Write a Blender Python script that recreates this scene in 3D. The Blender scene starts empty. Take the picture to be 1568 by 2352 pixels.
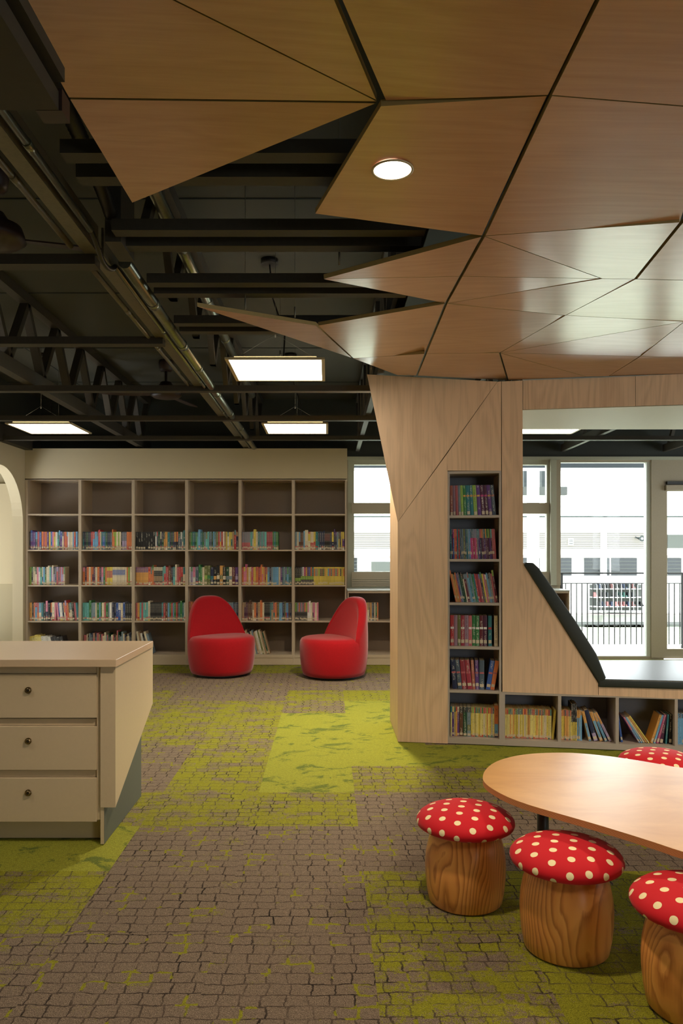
import bpy, bmesh, math, random
from mathutils import Vector, Matrix
random.seed(7)
PI = math.pi
SKY = 8.0
F, CX, CY, H = 1775.0, 752.0, 1270.0, 1.29      # focal length in pixels, vanishing point, eye height
SC = bpy.context.scene
COL = SC.collection

# ------------------------------------------------------------------ camera
cam_d = bpy.data.cameras.new('camera')
cam = bpy.data.objects.new('camera', cam_d)
COL.objects.link(cam)
cam.location = (0, 0, H)
cam.rotation_euler = (PI / 2, 0, 0)
cam_d.sensor_fit = 'VERTICAL'
cam_d.sensor_height = 36.0
cam_d.lens = F / 2352 * 36.0
cam_d.shift_x = (784 - CX) / 2352
cam_d.shift_y = (CY - 1176) / 2352
cam_d.clip_end = 200
SC.camera = cam

# ------------------------------------------------------------------ view and world
SC.view_settings.view_transform = 'Standard'
SC.view_settings.look = 'None'
SC.view_settings.exposure = 0.0
SC.view_settings.gamma = 1.0
SC.view_settings.use_curve_mapping = False
SC.cycles.max_bounces = 10
SC.cycles.diffuse_bounces = 6
SC.cycles.glossy_bounces = 4
SC.cycles.transparent_max_bounces = 12
SC.cycles.sample_clamp_indirect = 6.0
W = bpy.data.worlds.new('overcast_sky')
SC.world = W
W.use_nodes = True
W.node_tree.nodes['Background'].inputs['Color'].default_value = (0.93, 0.97, 1.0, 1)
W.node_tree.nodes['Background'].inputs['Strength'].default_value = SKY

def lamp(name, kind, loc, energy, color, size=0.1, size_y=None, rot=(0, 0, 0), parent=None, **kw):
    l = bpy.data.lights.new(name, kind)
    l.energy = energy
    l.color = color
    if kind == 'AREA':
        l.shape = kw.pop('shape', 'RECTANGLE')
        l.size = size
        l.size_y = size_y or size
    elif kind in ('SPOT', 'POINT'):
        l.shadow_soft_size = size
    for k, v in kw.items():
        setattr(l, k, v)
    o = bpy.data.objects.new(name, l)
    COL.objects.link(o)
    o.location = loc
    o.rotation_euler = rot
    if parent:
        o.parent = parent
    return o

# ------------------------------------------------------------------ pixel -> place
def at(x, y, D):
    return Vector(((x - CX) / F * D, D, H + (CY - y) / F * D))
def floor_pt(x, y, z=0.0):
    D = (H - z) * F / (y - CY)
    return at(x, y, D)
def lin(c):
    return tuple((v / 12.92 if v <= 0.04045 else ((v + 0.055) / 1.055) ** 2.4) for v in c)
def rgb(r, g, b):
    return lin((r / 255, g / 255, b / 255))

# ------------------------------------------------------------------ materials
MATS = {}
class NT:
    def __init__(s, name, rough=0.6, color=(0.5, 0.5, 0.5), metal=0.0, spec=0.5, coat=0.0, coat_rough=0.3):
        m = bpy.data.materials.new(name)
        m.use_nodes = True
        s.m, s.t = m, m.node_tree
        s.b = s.t.nodes['Principled BSDF']
        s.b.inputs['Base Color'].default_value = (*color, 1)
        s.b.inputs['Roughness'].default_value = rough
        s.b.inputs['Metallic'].default_value = metal
        s.b.inputs['Specular IOR Level'].default_value = spec
        s.b.inputs['Coat Weight'].default_value = coat
        s.b.inputs['Coat Roughness'].default_value = coat_rough
        MATS[name] = m
    def n(s, kind, **kw):
        nd = s.t.nodes.new('ShaderNode' + kind)
        for k, v in kw.items():
            if k.startswith('i_'):
                nd.inputs[k[2:].replace('_', ' ')].default_value = v
            else:
                setattr(nd, k, v)
        return nd
    def l(s, a, b):
        s.t.links.new(a, b)
    def coord(s, which='Object'):
        return s.n('TexCoord').outputs[which]
    def map(s, vec, scale=(1, 1, 1), loc=(0, 0, 0), rot=(0, 0, 0)):
        mp = s.n('Mapping')
        mp.inputs['Scale'].default_value = scale
        mp.inputs['Location'].default_value = loc
        mp.inputs['Rotation'].default_value = rot
        s.l(vec, mp.inputs['Vector'])
        return mp.outputs[0]
    def noise(s, vec, scale=5, detail=3, rough=0.5, dist=0.0):
        nn = s.n('TexNoise')
        nn.inputs['Scale'].default_value = scale
        nn.inputs['Detail'].default_value = detail
        nn.inputs['Roughness'].default_value = rough
        nn.inputs['Distortion'].default_value = dist
        s.l(vec, nn.inputs['Vector'])
        return nn.outputs['Fac']
    def ramp(s, fac, stops, interp='LINEAR'):
        r = s.n('ValToRGB')
        r.color_ramp.interpolation = interp
        el = r.color_ramp.elements
        while len(el) < len(stops):
            el.new(0.5)
        for e, (p, c) in zip(el, stops):
            e.position = p
            e.color = (*c, 1) if len(c) == 3 else c
        s.l(fac, r.inputs['Fac'])
        return r.outputs['Color']
    def math(s, op, a, b=None, c=None, clamp=False):
        m = s.n('Math', operation=op, use_clamp=clamp)
        for i, v in enumerate((a, b, c)):
            if v is None:
                continue
            if isinstance(v, (int, float)):
                m.inputs[i].default_value = v
            else:
                s.l(v, m.inputs[i])
        return m.outputs[0]
    def mix(s, fac, a, b, mode='MIX'):
        m = s.n('Mix', data_type='RGBA', blend_type=mode)
        for i, v in ((0, fac), (6, a), (7, b)):
            if isinstance(v, (int, float)):
                m.inputs[i].default_value = v
            elif isinstance(v, tuple):
                m.inputs[i].default_value = (*v, 1)
            else:
                s.l(v, m.inputs[i])
        return m.outputs[2]
    def color(s, c):
        s.l(c, s.b.inputs['Base Color'])
    def bump(s, h, strength=0.3, dist=0.01):
        b = s.n('Bump')
        b.inputs['Strength'].default_value = strength
        b.inputs['Distance'].default_value = dist
        s.l(h, b.inputs['Height'])
        s.l(b.outputs[0], s.b.inputs['Normal'])

def plain(name, c, rough=0.6, metal=0.0, spec=0.5, speck=0.04, scale=60, **kw):
    n = NT(name, rough, c, metal, spec, **kw)
    f = n.noise(n.coord(), scale, 4)
    n.color(n.ramp(f, [(0.3, tuple(v * (1 - speck) for v in c)), (0.7, tuple(min(1, v * (1 + speck)) for v in c))]))
    return n.m

def wood(name, base, dark, axis, contrast=1.0, rough=0.45, coat=0.0, coat_rough=0.3, rnd=True):
    """veneer with long grain along the axis (0 x, 1 y, 2 z)"""
    n = NT(name, rough, base, coat=coat, coat_rough=coat_rough, spec=0.4)
    co = n.coord()
    if rnd:
        oi = n.n('ObjectInfo')
        va = n.n('VectorMath', operation='SCALE')
        va.inputs[0].default_value = (7.3, 5.1, 3.7)
        n.l(oi.outputs['Random'], va.inputs['Scale'])
        vb = n.n('VectorMath', operation='ADD')
        n.l(co, vb.inputs[0]); n.l(va.outputs[0], vb.inputs[1])
        co = vb.outputs[0]
    s1 = [4.5, 4.5, 4.5]; s1[axis] = 0.7
    big = n.noise(n.map(co, tuple(s1)), 1.0, 2, 0.5, 0.6)
    rings = n.math('FRACT', n.math('MULTIPLY', big, 9.0))
    tri = n.math('ABSOLUTE', n.math('SUBTRACT', rings, 0.5))
    s2 = [95, 95, 95]; s2[axis] = 3.0
    fine = n.noise(n.map(co, tuple(s2)), 1.0, 3, 0.6)
    s3 = [2.2, 2.2, 2.2]; s3[axis] = 0.9
    tone = n.noise(n.map(co, tuple(s3)), 1.0, 2)
    f = n.math('ADD', n.math('MULTIPLY', tri, 0.55 * contrast), n.math('MULTIPLY', fine, 0.75 * contrast))
    f = n.math('ADD', f, n.math('MULTIPLY', tone, 0.5))
    c = n.ramp(f, [(0.30, dark), (0.85, base), (1.0, tuple(min(1, v * 1.08) for v in base))])
    n.color(c)
    n.bump(fine, 0.05, 0.002)
    return n.m

WOODC, WOODD = rgb(200, 152, 112), rgb(180, 130, 90)
wood('veneer_ceiling', WOODC, WOODD, 0, rough=0.4, coat=1.0, coat_rough=0.2, contrast=.8)
wood('veneer_upright', rgb(220, 186, 150), rgb(200, 160, 124), 2, contrast=1.25, rough=0.5)
plain('mdf_edge', rgb(150, 128, 78), 0.75)
n = NT('table_laminate', 0.4, coat=.65, coat_rough=0.3)
f = n.noise(n.map(n.coord(), (3, 7, 7)), 1.0, 6, 0.62, 0.8)
n.color(n.ramp(f, [(0.3, rgb(200, 146, 80)), (0.7, rgb(222, 174, 106))]))

n = NT('ply_edge', 0.55)                       # layered plywood edge: thin stripes through the thickness
co = n.coord()
sep = n.n('SeparateXYZ'); n.l(co, sep.inputs[0])
st = n.math('FRACT', n.math('MULTIPLY', sep.outputs[2], 330.0))
n.color(n.ramp(st, [(0.45, rgb(206, 148, 96)), (0.55, rgb(150, 96, 56))]))

n = NT('stump_wood', 0.33, coat=0.35, coat_rough=0.25)   # glossy pine with long cathedral grain
co = n.coord()
oi = n.n('ObjectInfo')
va = n.n('VectorMath', operation='SCALE'); va.inputs[0].default_value = (0.9, 0.7, 1.3)
n.l(oi.outputs['Random'], va.inputs['Scale'])
vb = n.n('VectorMath', operation='ADD'); n.l(co, vb.inputs[0]); n.l(va.outputs[0], vb.inputs[1])
p = n.map(vb.outputs[0], (1, 1, 0.22))
sep = n.n('SeparateXYZ'); n.l(p, sep.inputs[0])
big = n.noise(n.map(vb.outputs[0], (5.5, 5.5, 1.6)), 1.0, 2, 0.45, 0.4)
ring = n.math('ADD', n.math('MULTIPLY', sep.outputs[0], 64.0), n.math('MULTIPLY', big, 11.0))
fr = n.math('FRACT', ring)
fib = n.noise(n.map(co, (160, 160, 5)), 1.0, 3)
c = n.ramp(n.math('ADD', fr, n.math('MULTIPLY', n.math('SUBTRACT', fib, 0.5), 0.25)),
           [(0.0, rgb(236, 166, 90)), (0.5, rgb(224, 148, 74)), (0.84, rgb(166, 90, 36)), (1.0, rgb(230, 158, 84))])
tone = n.noise(n.map(vb.outputs[0], (6, 6, 1.5)), 1.0, 2)
n.color(n.mix(n.math('MULTIPLY', tone, 0.5), c, rgb(228, 162, 92)))

n = NT('cap_fabric', 0.75, spec=0.3)           # red cloth with staggered cream dots, drawn on the cloth's own UV (metres)
uv = n.n('UVMap')
ds = []
DA, DB = 0.069, 0.104                          # centred rectangular lattice of dots
for o_ in (0.0, 0.5):
    v = n.map(uv.outputs[0], (1 / DA, 1 / DB, 1), loc=(o_ + .3, o_ + .1, 0))
    fr = n.n('VectorMath', operation='FRACTION'); n.l(v, fr.inputs[0])
    sb = n.n('VectorMath', operation='SUBTRACT'); n.l(fr.outputs[0], sb.inputs[0]); sb.inputs[1].default_value = (0.5, 0.5, 0)
    ml = n.n('VectorMath', operation='MULTIPLY'); n.l(sb.outputs[0], ml.inputs[0]); ml.inputs[1].default_value = (DA, DB, 0)
    ln = n.n('VectorMath', operation='LENGTH'); n.l(ml.outputs[0], ln.inputs[0])
    ds.append(ln.outputs['Value'])
m = n.math('LESS_THAN', n.math('MINIMUM', ds[0], ds[1]), 0.0122)
n.color(n.mix(m, rgb(200, 12, 30), rgb(242, 228, 180)))
weave = n.noise(n.coord(), 900, 2)
n.bump(weave, 0.15, 0.001)
n.b.inputs['Sheen Weight'].default_value = 0.08

n = NT('chair_wool', 0.9, spec=0.2)
co = n.coord()
f = n.noise(co, 260, 4, 0.7)
n.color(n.ramp(f, [(0.3, rgb(136, 8, 16)), (0.7, rgb(176, 18, 28))]))
n.bump(f, 0.25, 0.002)
n.b.inputs['Sheen Weight'].default_value = 0.35
n.b.inputs['Sheen Roughness'].default_value = 0.4

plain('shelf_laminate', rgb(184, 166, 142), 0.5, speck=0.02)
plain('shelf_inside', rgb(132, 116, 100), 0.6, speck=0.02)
plain('nook_shelf_laminate', rgb(176, 164, 150), 0.5, speck=0.02)
plain('nook_shelf_inside', rgb(128, 128, 134), 0.6, speck=0.02)
plain('wall_paint', rgb(196, 182, 150), 0.7, speck=0.01, scale=4)
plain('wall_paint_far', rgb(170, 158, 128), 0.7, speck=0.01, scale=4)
plain('desk_laminate', rgb(198, 178, 146), 0.42, speck=0.015)
plain('desk_top', rgb(204, 178, 146), 0.32, speck=0.015)
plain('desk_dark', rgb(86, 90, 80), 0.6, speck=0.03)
plain('soffit_white', rgb(222, 216, 196), 0.5, speck=0.01)
plain('frame_paint', rgb(176, 176, 156), 0.5, speck=0.02)
plain('frame_light', rgb(196, 200, 190), 0.4, speck=0.02)
plain('frame_tan', rgb(166, 154, 132), 0.6, speck=0.02)
plain('dark_paint', rgb(50, 45, 35), 0.6, speck=0.1)
plain('dark_ceiling', rgb(60, 60, 50), 0.8, speck=0.05, scale=3)
plain('dark_wall', rgb(48, 52, 48), 0.8, speck=0.04)
plain('girder_paint', rgb(104, 98, 78), 0.35, metal=0.2, speck=0.12)
plain('pipe_metal', rgb(130, 132, 118), 0.28, metal=0.85, speck=0.08)
plain('black_metal', rgb(34, 30, 26), 0.45, metal=0.3)
plain('fan_brown', rgb(50, 34, 30), 0.45)
plain('grey_metal', rgb(70, 72, 72), 0.4, metal=0.6)
plain('light_frame', rgb(178, 160, 122), 0.5)
plain('nickel', rgb(170, 150, 120), 0.25, metal=1.0)
plain('black', rgb(14, 13, 12), 0.6)
plain('cable', rgb(120, 116, 104), 0.5, metal=0.5)
plain('cushion', rgb(44, 50, 44), 0.34, spec=0.5, speck=0.05)
plain('paper', rgb(214, 200, 170), 0.9, speck=0.06, scale=900)
plain('sticker', rgb(204, 190, 160), 0.6, speck=0.1, scale=300)
plain('letter_white', rgb(238, 236, 230), 0.6)
plain('letter_grey', rgb(150, 160, 160), 0.6)
plain('chair_foot', rgb(16, 14, 14), 0.6)
plain('outside_white', rgb(238, 238, 236), 0.8, speck=0.01)
plain('outside_floor', rgb(226, 224, 218), 0.8, speck=0.02)
plain('outside_pink', rgb(142, 134, 130), 0.8, speck=0.02)
plain('outside_grey', rgb(50, 56, 57), 0.8, speck=0.05)
plain('outside_dark', rgb(15, 18, 23), 0.4, speck=0.15)
plain('outside_glass', rgb(21, 27, 33), 0.3, speck=0.2, scale=3)
plain('outside_pale', rgb(74, 77, 74), 0.8, speck=0.03)
plain('hedge', rgb(10, 14, 7), 0.9)
plain('shoe_blue', rgb(38, 48, 70), 0.7)
plain('shoe_red', rgb(84, 50, 50), 0.7)
plain('shoe_green', rgb(44, 84, 78), 0.7)
plain('shoe_pink', rgb(140, 90, 90), 0.7)
plain('rail_dark', rgb(10, 12, 14), 0.6)
plain('grass_sun', rgb(196, 204, 176), 0.9, speck=0.3, scale=8)
plain('gutter_grey', rgb(28, 36, 40), 0.6, speck=0.1)

n = NT('glass')
tr = n.n('BsdfTransparent'); tr.inputs[0].default_value = (0.97, 0.99, 0.985, 1)
gl = n.n('BsdfGlossy'); gl.inputs['Roughness'].default_value = 0.02
fz = n.n('Fresnel'); fz.inputs[0].default_value = 1.45
mx = n.n('MixShader')
n.l(n.math('MULTIPLY', fz.outputs[0], 0.6), mx.inputs[0]); n.l(tr.outputs[0], mx.inputs[1]); n.l(gl.outputs[0], mx.inputs[2])
n.l(mx.outputs[0], n.t.nodes['Material Output'].inputs[0])

def emit(name, c, k):
    n = NT(name, 0.5, c)
    n.b.inputs['Emission Color'].default_value = (*c, 1)
    n.b.inputs['Emission Strength'].default_value = k
    return n.m
emit('panel_glow', (1.0, 0.93, 0.80), 12.0)
emit('downlight_glow', (1.0, 0.90, 0.74), 8.0)

n = NT('book_cover', 0.45, spec=0.5)           # each book's own colours, with rows of small marks like print on the spine
at_ = n.n('Attribute', attribute_name='Col')
tx = n.n('Attribute', attribute_name='Txt')
uv = n.n('UVMap')
sp = n.n('SeparateXYZ'); n.l(uv.outputs[0], sp.inputs[0])
u, v = sp.outputs[0], sp.outputs[1]
inu = n.math('MULTIPLY', n.math('GREATER_THAN', u, 0.28), n.math('LESS_THAN', u, 0.74))
cb = n.n('CombineXYZ'); n.l(n.math('MULTIPLY', v, 1.0), cb.inputs[0]); n.l(n.math('MULTIPLY', u, 0.022), cb.inputs[1])
oi = n.n('ObjectInfo'); n.l(n.math('ADD', n.math('MULTIPLY', oi.outputs['Random'], 40.0), n.math('FLOOR', n.math('MULTIPLY', u, 0.0))), cb.inputs[2])
letters = n.math('GREATER_THAN', n.noise(cb.outputs[0], 230, 1, 0.5), 0.53)
words = n.math('GREATER_THAN', n.noise(cb.outputs[0], 16, 1, 0.4), 0.5)
mask = n.math('MULTIPLY', n.math('MULTIPLY', inu, letters), n.math('MULTIPLY', words, 0.55))
n.color(n.mix(mask, at_.outputs['Color'], tx.outputs['Color']))

# ------------------------------------------------------------------ carpet
n = NT('carpet', 0.95, spec=0.15)
geo = n.n('NewGeometry')
P = geo.outputs['Position']
ga = n.n('Attribute', attribute_name='tile')
gs = n.n('SeparateColor'); n.l(ga.outputs['Color'], gs.inputs[0])
G, TU, SOLID = gs.outputs[0], gs.outputs[1], gs.outputs[2]
wob = n.n('TexNoise'); wob.inputs['Scale'].default_value = 11; wob.inputs['Detail'].default_value = 4
wob.inputs['Roughness'].default_value = 0.65
n.l(P, wob.inputs['Vector'])
wv = n.n('VectorMath', operation='SUBTRACT'); n.l(wob.outputs['Color'], wv.inputs[0]); wv.inputs[1].default_value = (0.5, 0.5, 0.5)
ws = n.n('VectorMath', operation='SCALE'); n.l(wv.outputs[0], ws.inputs[0]); ws.inputs['Scale'].default_value = 0.036
off = n.n('CombineXYZ'); n.l(n.math('MULTIPLY', TU, 3.7), off.inputs[0]); n.l(n.math('MULTIPLY', TU, 5.3), off.inputs[1])
pa = n.n('VectorMath', operation='ADD'); n.l(P, pa.inputs[0]); n.l(ws.outputs[0], pa.inputs[1])
pb = n.n('VectorMath', operation='ADD'); n.l(pa.outputs[0], pb.inputs[0]); n.l(off.outputs[0], pb.inputs[1])
def brick(bw, rh, mort, o=0.18, fr=2):
    b = n.n('TexBrick')
    b.offset = o; b.offset_frequency = fr
    b.inputs['Scale'].default_value = 1.0
    b.inputs['Brick Width'].default_value = bw
    b.inputs['Row Height'].default_value = rh
    b.inputs['Mortar Size'].default_value = mort
    b.inputs['Mortar Smooth'].default_value = 0.35
    b.inputs['Color1'].default_value = (0, 0, 0, 1)
    b.inputs['Color2'].default_value = (1, 1, 1, 1)
    b.inputs['Mortar'].default_value = (0.5, 0.5, 0.5, 1)
    n.l(pb.outputs[0], b.inputs['Vector'])
    return b
b1 = brick(0.066, 0.058, 0.0032)
b2 = brick(0.066, 0.058, 0.0060)
rag = n.noise(P, 190, 4, 0.8)
ragc = n.math('MULTIPLY', n.math('SUBTRACT', rag, 0.5), 1.9)
crack = n.ramp(n.math('ADD', b1.outputs['Fac'], ragc), [(0.42, (0, 0, 0)), (0.56, (1, 1, 1))])
crack = n.math('MULTIPLY', crack, n.math('GREATER_THAN', b2.outputs['Fac'], 0.02))
knot = n.ramp(n.math('ADD', b2.outputs['Fac'], ragc), [(0.42, (0, 0, 0)), (0.5, (1, 1, 1))])
knot = n.math('MULTIPLY', knot, n.math('GREATER_THAN', b2.outputs['Fac'], 0.02))
gap_on = n.ramp(n.noise(P, 9, 3, 0.6), [(0.36, (.1, .1, .1)), (0.48, (1, 1, 1))])
dark_on = n.ramp(n.noise(P, 3.4, 4, 0.65), [(0.46, (0, 0, 0)), (0.66, (1, 1, 1))])
# how green: per tile level, broken up per cell and by ragged noise
cell = n.n('SeparateColor'); n.l(b1.outputs['Color'], cell.inputs[0])
patch = n.noise(n.map(P, (1.0, 1.6, 1)), 5.5, 3, 0.6)
fine = n.noise(P, 60, 4, 0.8)
grain = n.noise(P, 230, 3, 0.85)
gr = n.math('ADD', G, n.math('MULTIPLY', n.math('SUBTRACT', cell.outputs[0], 0.5), 0.30))
gr = n.math('ADD', gr, n.math('MULTIPLY', n.math('SUBTRACT', patch, 0.5), 1.5))
gr = n.math('ADD', gr, n.math('MULTIPLY', n.math('SUBTRACT', fine, 0.5), 1.6))
gr = n.math('ADD', gr, n.math('MULTIPLY', n.math('SUBTRACT', grain, 0.5), 1.5))
green = n.ramp(gr, [(0.50, (0, 0, 0)), (0.54, (1, 1, 1))])
greens = n.math('MAXIMUM', green, SOLID)
pile = n.noise(P, 300, 3, 0.9)
grey_c = n.ramp(pile, [(0.30, rgb(60, 50, 41)), (0.5, rgb(128, 111, 94)), (0.70, rgb(198, 180, 158))])
green_c = n.ramp(pile, [(0.30, rgb(84, 86, 8)), (0.5, rgb(156, 158, 50)), (0.70, rgb(204, 206, 96))])
green_n = n.ramp(pile, [(0.30, rgb(62, 66, 4)), (0.5, rgb(146, 146, 38)), (0.70, rgb(198, 196, 60))])
dkn = n.math('ADD', n.noise(n.map(P, (1.0, 1.5, 1)), 5.0, 6, 0.72, 0.6), n.math('MULTIPLY', n.math('SUBTRACT', grain, 0.5), 0.25))
dkpatch = n.ramp(dkn, [(0.54, (0, 0, 0)), (0.60, (1, 1, 1))])
dk = n.math('MULTIPLY', n.math('MULTIPLY', dkpatch, SOLID), 0.75)
green_c = n.mix(dk, n.mix(SOLID, green_n, green_c), n.ramp(pile, [(0.3, rgb(40, 56, 16)), (0.7, rgb(112, 134, 66))]))
base = n.mix(greens, grey_c, green_c)
ck = n.math('MULTIPLY', crack, n.math('SUBTRACT', 1.0, SOLID))
soft = n.math('SUBTRACT', 1.0, n.math('MULTIPLY', n.math('MULTIPLY', green, 0.45), n.math('SUBTRACT', 1.0, dark_on)))
ck = n.math('MULTIPLY', ck, n.math('MULTIPLY', soft, n.math('ADD', 0.35, n.math('MULTIPLY', gap_on, 0.65))))
crack_c = n.mix(dark_on, n.ramp(pile, [(0.3, rgb(50, 40, 32)), (0.7, rgb(122, 106, 92))]), n.ramp(pile, [(0.3, rgb(18, 14, 10)), (0.7, rgb(50, 42, 34))]))
col_ = n.mix(ck, base, crack_c)
# here and there a run of the lattice is a knotty green thread
thread = n.ramp(n.noise(n.map(pb.outputs[0], (1, 1, 1)), 7.5, 2, 0.5), [(0.585, (0, 0, 0)), (0.60, (1, 1, 1))])
thr = n.math('MULTIPLY', n.math('MULTIPLY', thread, knot), n.math('SUBTRACT', 1.0, SOLID))
col_ = n.mix(thr, col_, green_n)
# pile tufts: small dark gaps between loops and a slow change of lay
tuft = n.noise(n.map(P, (1.0, 1.35, 1.0)), 110, 4, 0.8)
speck = n.ramp(tuft, [(0.36, (1, 1, 1)), (0.43, (0, 0, 0))])
col_ = n.mix(n.math('MULTIPLY', speck, 0.6), col_, rgb(40, 34, 18))
lay = n.ramp(n.noise(P, 70, 3, 0.7), [(0.3, (.80, .80, .80)), (0.7, (1.12, 1.12, 1.12))])
n.color(n.mix(1.0, col_, lay, 'MULTIPLY'))
hgt = n.math('SUBTRACT', n.math('MULTIPLY', pile, 0.6), n.math('MULTIPLY', ck, 0.9))
n.bump(hgt, 0.9, 0.010)

# ------------------------------------------------------------------ building tools
class MB:
    """collects faces and links them as one mesh object"""
    def __init__(s):
        s.v, s.f, s.m, s.c, s.t, s.uv, s.sm = [], [], [], [], [], [], []
        s.mats = []
    def mi(s, mat):
        if mat not in s.mats:
            s.mats.append(mat)
        return s.mats.index(mat)
    def face(s, pts, mat=None, col=None, txt=None, uv=None, smooth=False):
        k = len(s.v)
        s.v.extend([tuple(p) for p in pts])
        s.f.append(list(range(k, k + len(pts))))
        s.m.append(s.mi(mat)); s.c.append(col); s.t.append(txt); s.uv.append(uv); s.sm.append(smooth)
    def hexa(s, b, t, mat, cap=True):
        """solid between two matching loops b and t"""
        n = len(b)
        k = len(s.v)
        s.v.extend([tuple(p) for p in b]); s.v.extend([tuple(p) for p in t])
        i = s.mi(mat)
        def add(f):
            s.f.append(f); s.m.append(i); s.c.append(None); s.t.append(None); s.uv.append(None); s.sm.append(False)
        for j in range(n):
            add([k + j, k + (j + 1) % n, k + n + (j + 1) % n, k + n + j])
        if cap:
            add([k + j for j in reversed(range(n))])
            add([k + n + j for j in range(n)])
    def box(s, x0, x1, y0, y1, z0, z1, mat):
        b = [(x0, y0, z0), (x1, y0, z0), (x1, y1, z0), (x0, y1, z0)]
        s.hexa(b, [(p[0], p[1], z1) for p in b], mat)
        return s
    def prism(s, pts, vec, mat, side=None):
        pts = [Vector(p) for p in pts]; vec = Vector(vec)
        t = [p + vec for p in pts]
        s.hexa(pts, t, side or mat, cap=False)
        s.face(pts, mat); s.face(list(reversed(t)), side or mat)
        return s
    def tube(s, pts, r, mat, n=12, cap=True, smooth=True):
        pts = [Vector(p) for p in pts]
        rs = r if isinstance(r, (list, tuple)) else [r] * len(pts)
        k = len(s.v); i = s.mi(mat)
        up = None
        for j, p in enumerate(pts):
            d = (pts[min(j + 1, len(pts) - 1)] - pts[max(j - 1, 0)]).normalized()
            if up is None:
                up = Vector((0, 0, 1)) if abs(d.z) < 0.9 else Vector((1, 0, 0))
            a = d.cross(up).normalized(); b = a.cross(d).normalized(); up = b
            for q in range(n):
                an = 2 * PI * q / n
                s.v.append(tuple(p + (a * math.cos(an) + b * math.sin(an)) * rs[j]))
        def add(f, sm):
            s.f.append(f); s.m.append(i); s.c.append(None); s.t.append(None); s.uv.append(None); s.sm.append(sm)
        for j in range(len(pts) - 1):
            for q in range(n):
                add([k + j * n + q, k + j * n + (q + 1) % n, k + (j + 1) * n + (q + 1) % n, k + (j + 1) * n + q], smooth)
        if cap:
            add([k + q for q in reversed(range(n))], False)
            add([k + (len(pts) - 1) * n + q for q in range(n)], False)
        return s
    def lathe(s, prof, mat, n=48, uvf=None, close=True, smooth=True, c=(0, 0)):
        """prof: list of (r, z)"""
        k = len(s.v); i = s.mi(mat)
        for r, z in prof:
            for q in range(n):
                an = 2 * PI * q / n
                s.v.append((c[0] + r * math.cos(an), c[1] + r * math.sin(an), z))
        arc = [0]
        for a, b in zip(prof, prof[1:]):
            arc.append(arc[-1] + math.hypot(a[0] - b[0], a[1] - b[1]))
        for j in range(len(prof) - 1):
            for q in range(n):
                q2 = (q + 1) % n
                s.f.append([k + j * n + q, k + j * n + q2, k + (j + 1) * n + q2, k + (j + 1) * n + q])
                s.m.append(i); s.c.append(None); s.t.append(None); s.sm.append(smooth)
                if uvf:
                    def U(jj, qq):
                        rr = arc[-1] - arc[jj]
                        an = 2 * PI * qq / n
                        return (rr * math.cos(an), rr * math.sin(an))
                    s.uv.append([U(j, q), U(j, q + 1), U(j + 1, q + 1), U(j + 1, q)])
                else:
                    s.uv.append(None)
        if close:
            for e, rev in ((0, True), (len(prof) - 1, False)):
                if prof[e][0] > 1e-5:
                    idx = [k + e * n + q for q in range(n)]
                    s.f.append(idx[::-1] if rev else idx)
                    s.m.append(i); s.c.append(None); s.t.append(None); s.uv.append(None); s.sm.append(False)
        return s
    def build(s, name, parent=None, label=None, cat=None, group=None, kind=None, loc=None, weld=False, bevel=0):
        me = bpy.data.meshes.new(name)
        org = Vector(loc) if loc is not None else Vector((0, 0, 0))
        me.from_pydata([tuple(Vector(p) - org) for p in s.v], [], s.f)
        for mt in s.mats:
            me.materials.append(MATS[mt])
        me.polygons.foreach_set('material_index', s.m)
        me.polygons.foreach_set('use_smooth', s.sm)
        if any(c is not None for c in s.c):
            for nm, src in (('Col', s.c), ('Txt', s.t)):
                a = me.color_attributes.new(nm, 'FLOAT_COLOR', 'CORNER')
                buf = []
                for f, c in zip(s.f, src):
                    buf.extend((*(c or (0.5, 0.5, 0.5)), 1.0) * len(f))
                a.data.foreach_set('color', buf)
        if any(u is not None for u in s.uv):
            ul = me.uv_layers.new(name='UVMap')
            buf = []
            for f, u in zip(s.f, s.uv):
                for q in range(len(f)):
                    buf.extend(u[q] if u else (-1, -1))
            ul.data.foreach_set('uv', buf)
        bm = bmesh.new(); bm.from_mesh(me)
        if weld:
            bmesh.ops.remove_doubles(bm, verts=bm.verts, dist=1e-5)
        bmesh.ops.recalc_face_normals(bm, faces=bm.faces)
        bm.to_mesh(me); bm.free()
        o = bpy.data.objects.new(name, me)
        COL.objects.link(o)
        o.location = org
        if parent is not None:
            o.parent = parent
            t = Vector((0, 0, 0)); q = parent
            while q is not None:
                t += q.location; q = q.parent
            o.location = org - t
        if bevel:
            b = o.modifiers.new('edge', 'BEVEL'); b.width = bevel; b.segments = 2; b.limit_method = 'ANGLE'
        props(o, label, cat, group, kind)
        return o

def props(o, label=None, cat=None, group=None, kind=None):
    if label: o['label'] = label
    if cat: o['category'] = cat
    if group: o['group'] = group
    if kind: o['kind'] = kind
    return o

def thing(name, label, cat, loc=(0, 0, 0), group=None, kind=None, rotz=0):
    o = bpy.data.objects.new(name, None)
    COL.objects.link(o)
    o.location = loc
    o.rotation_euler = (0, 0, rotz)
    bpy.context.view_layer.update()
    return props(o, label, cat, group, kind)

def struct(mb, name, parent=None, **kw):
    return mb.build(name, parent, kind=None if parent else 'structure', **kw)

def copy_tree(src, loc=None, rotz=None, label=None):
    r = src.copy(); COL.objects.link(r)
    if loc is not None: r.location = loc
    if rotz is not None: r.rotation_euler = (0, 0, rotz)
    if label: r['label'] = label
    for ch in list(src.children):
        c = ch.copy(); COL.objects.link(c); c.parent = r
        for g in list(ch.children):
            d = g.copy(); COL.objects.link(d); d.parent = c
    return r

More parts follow.
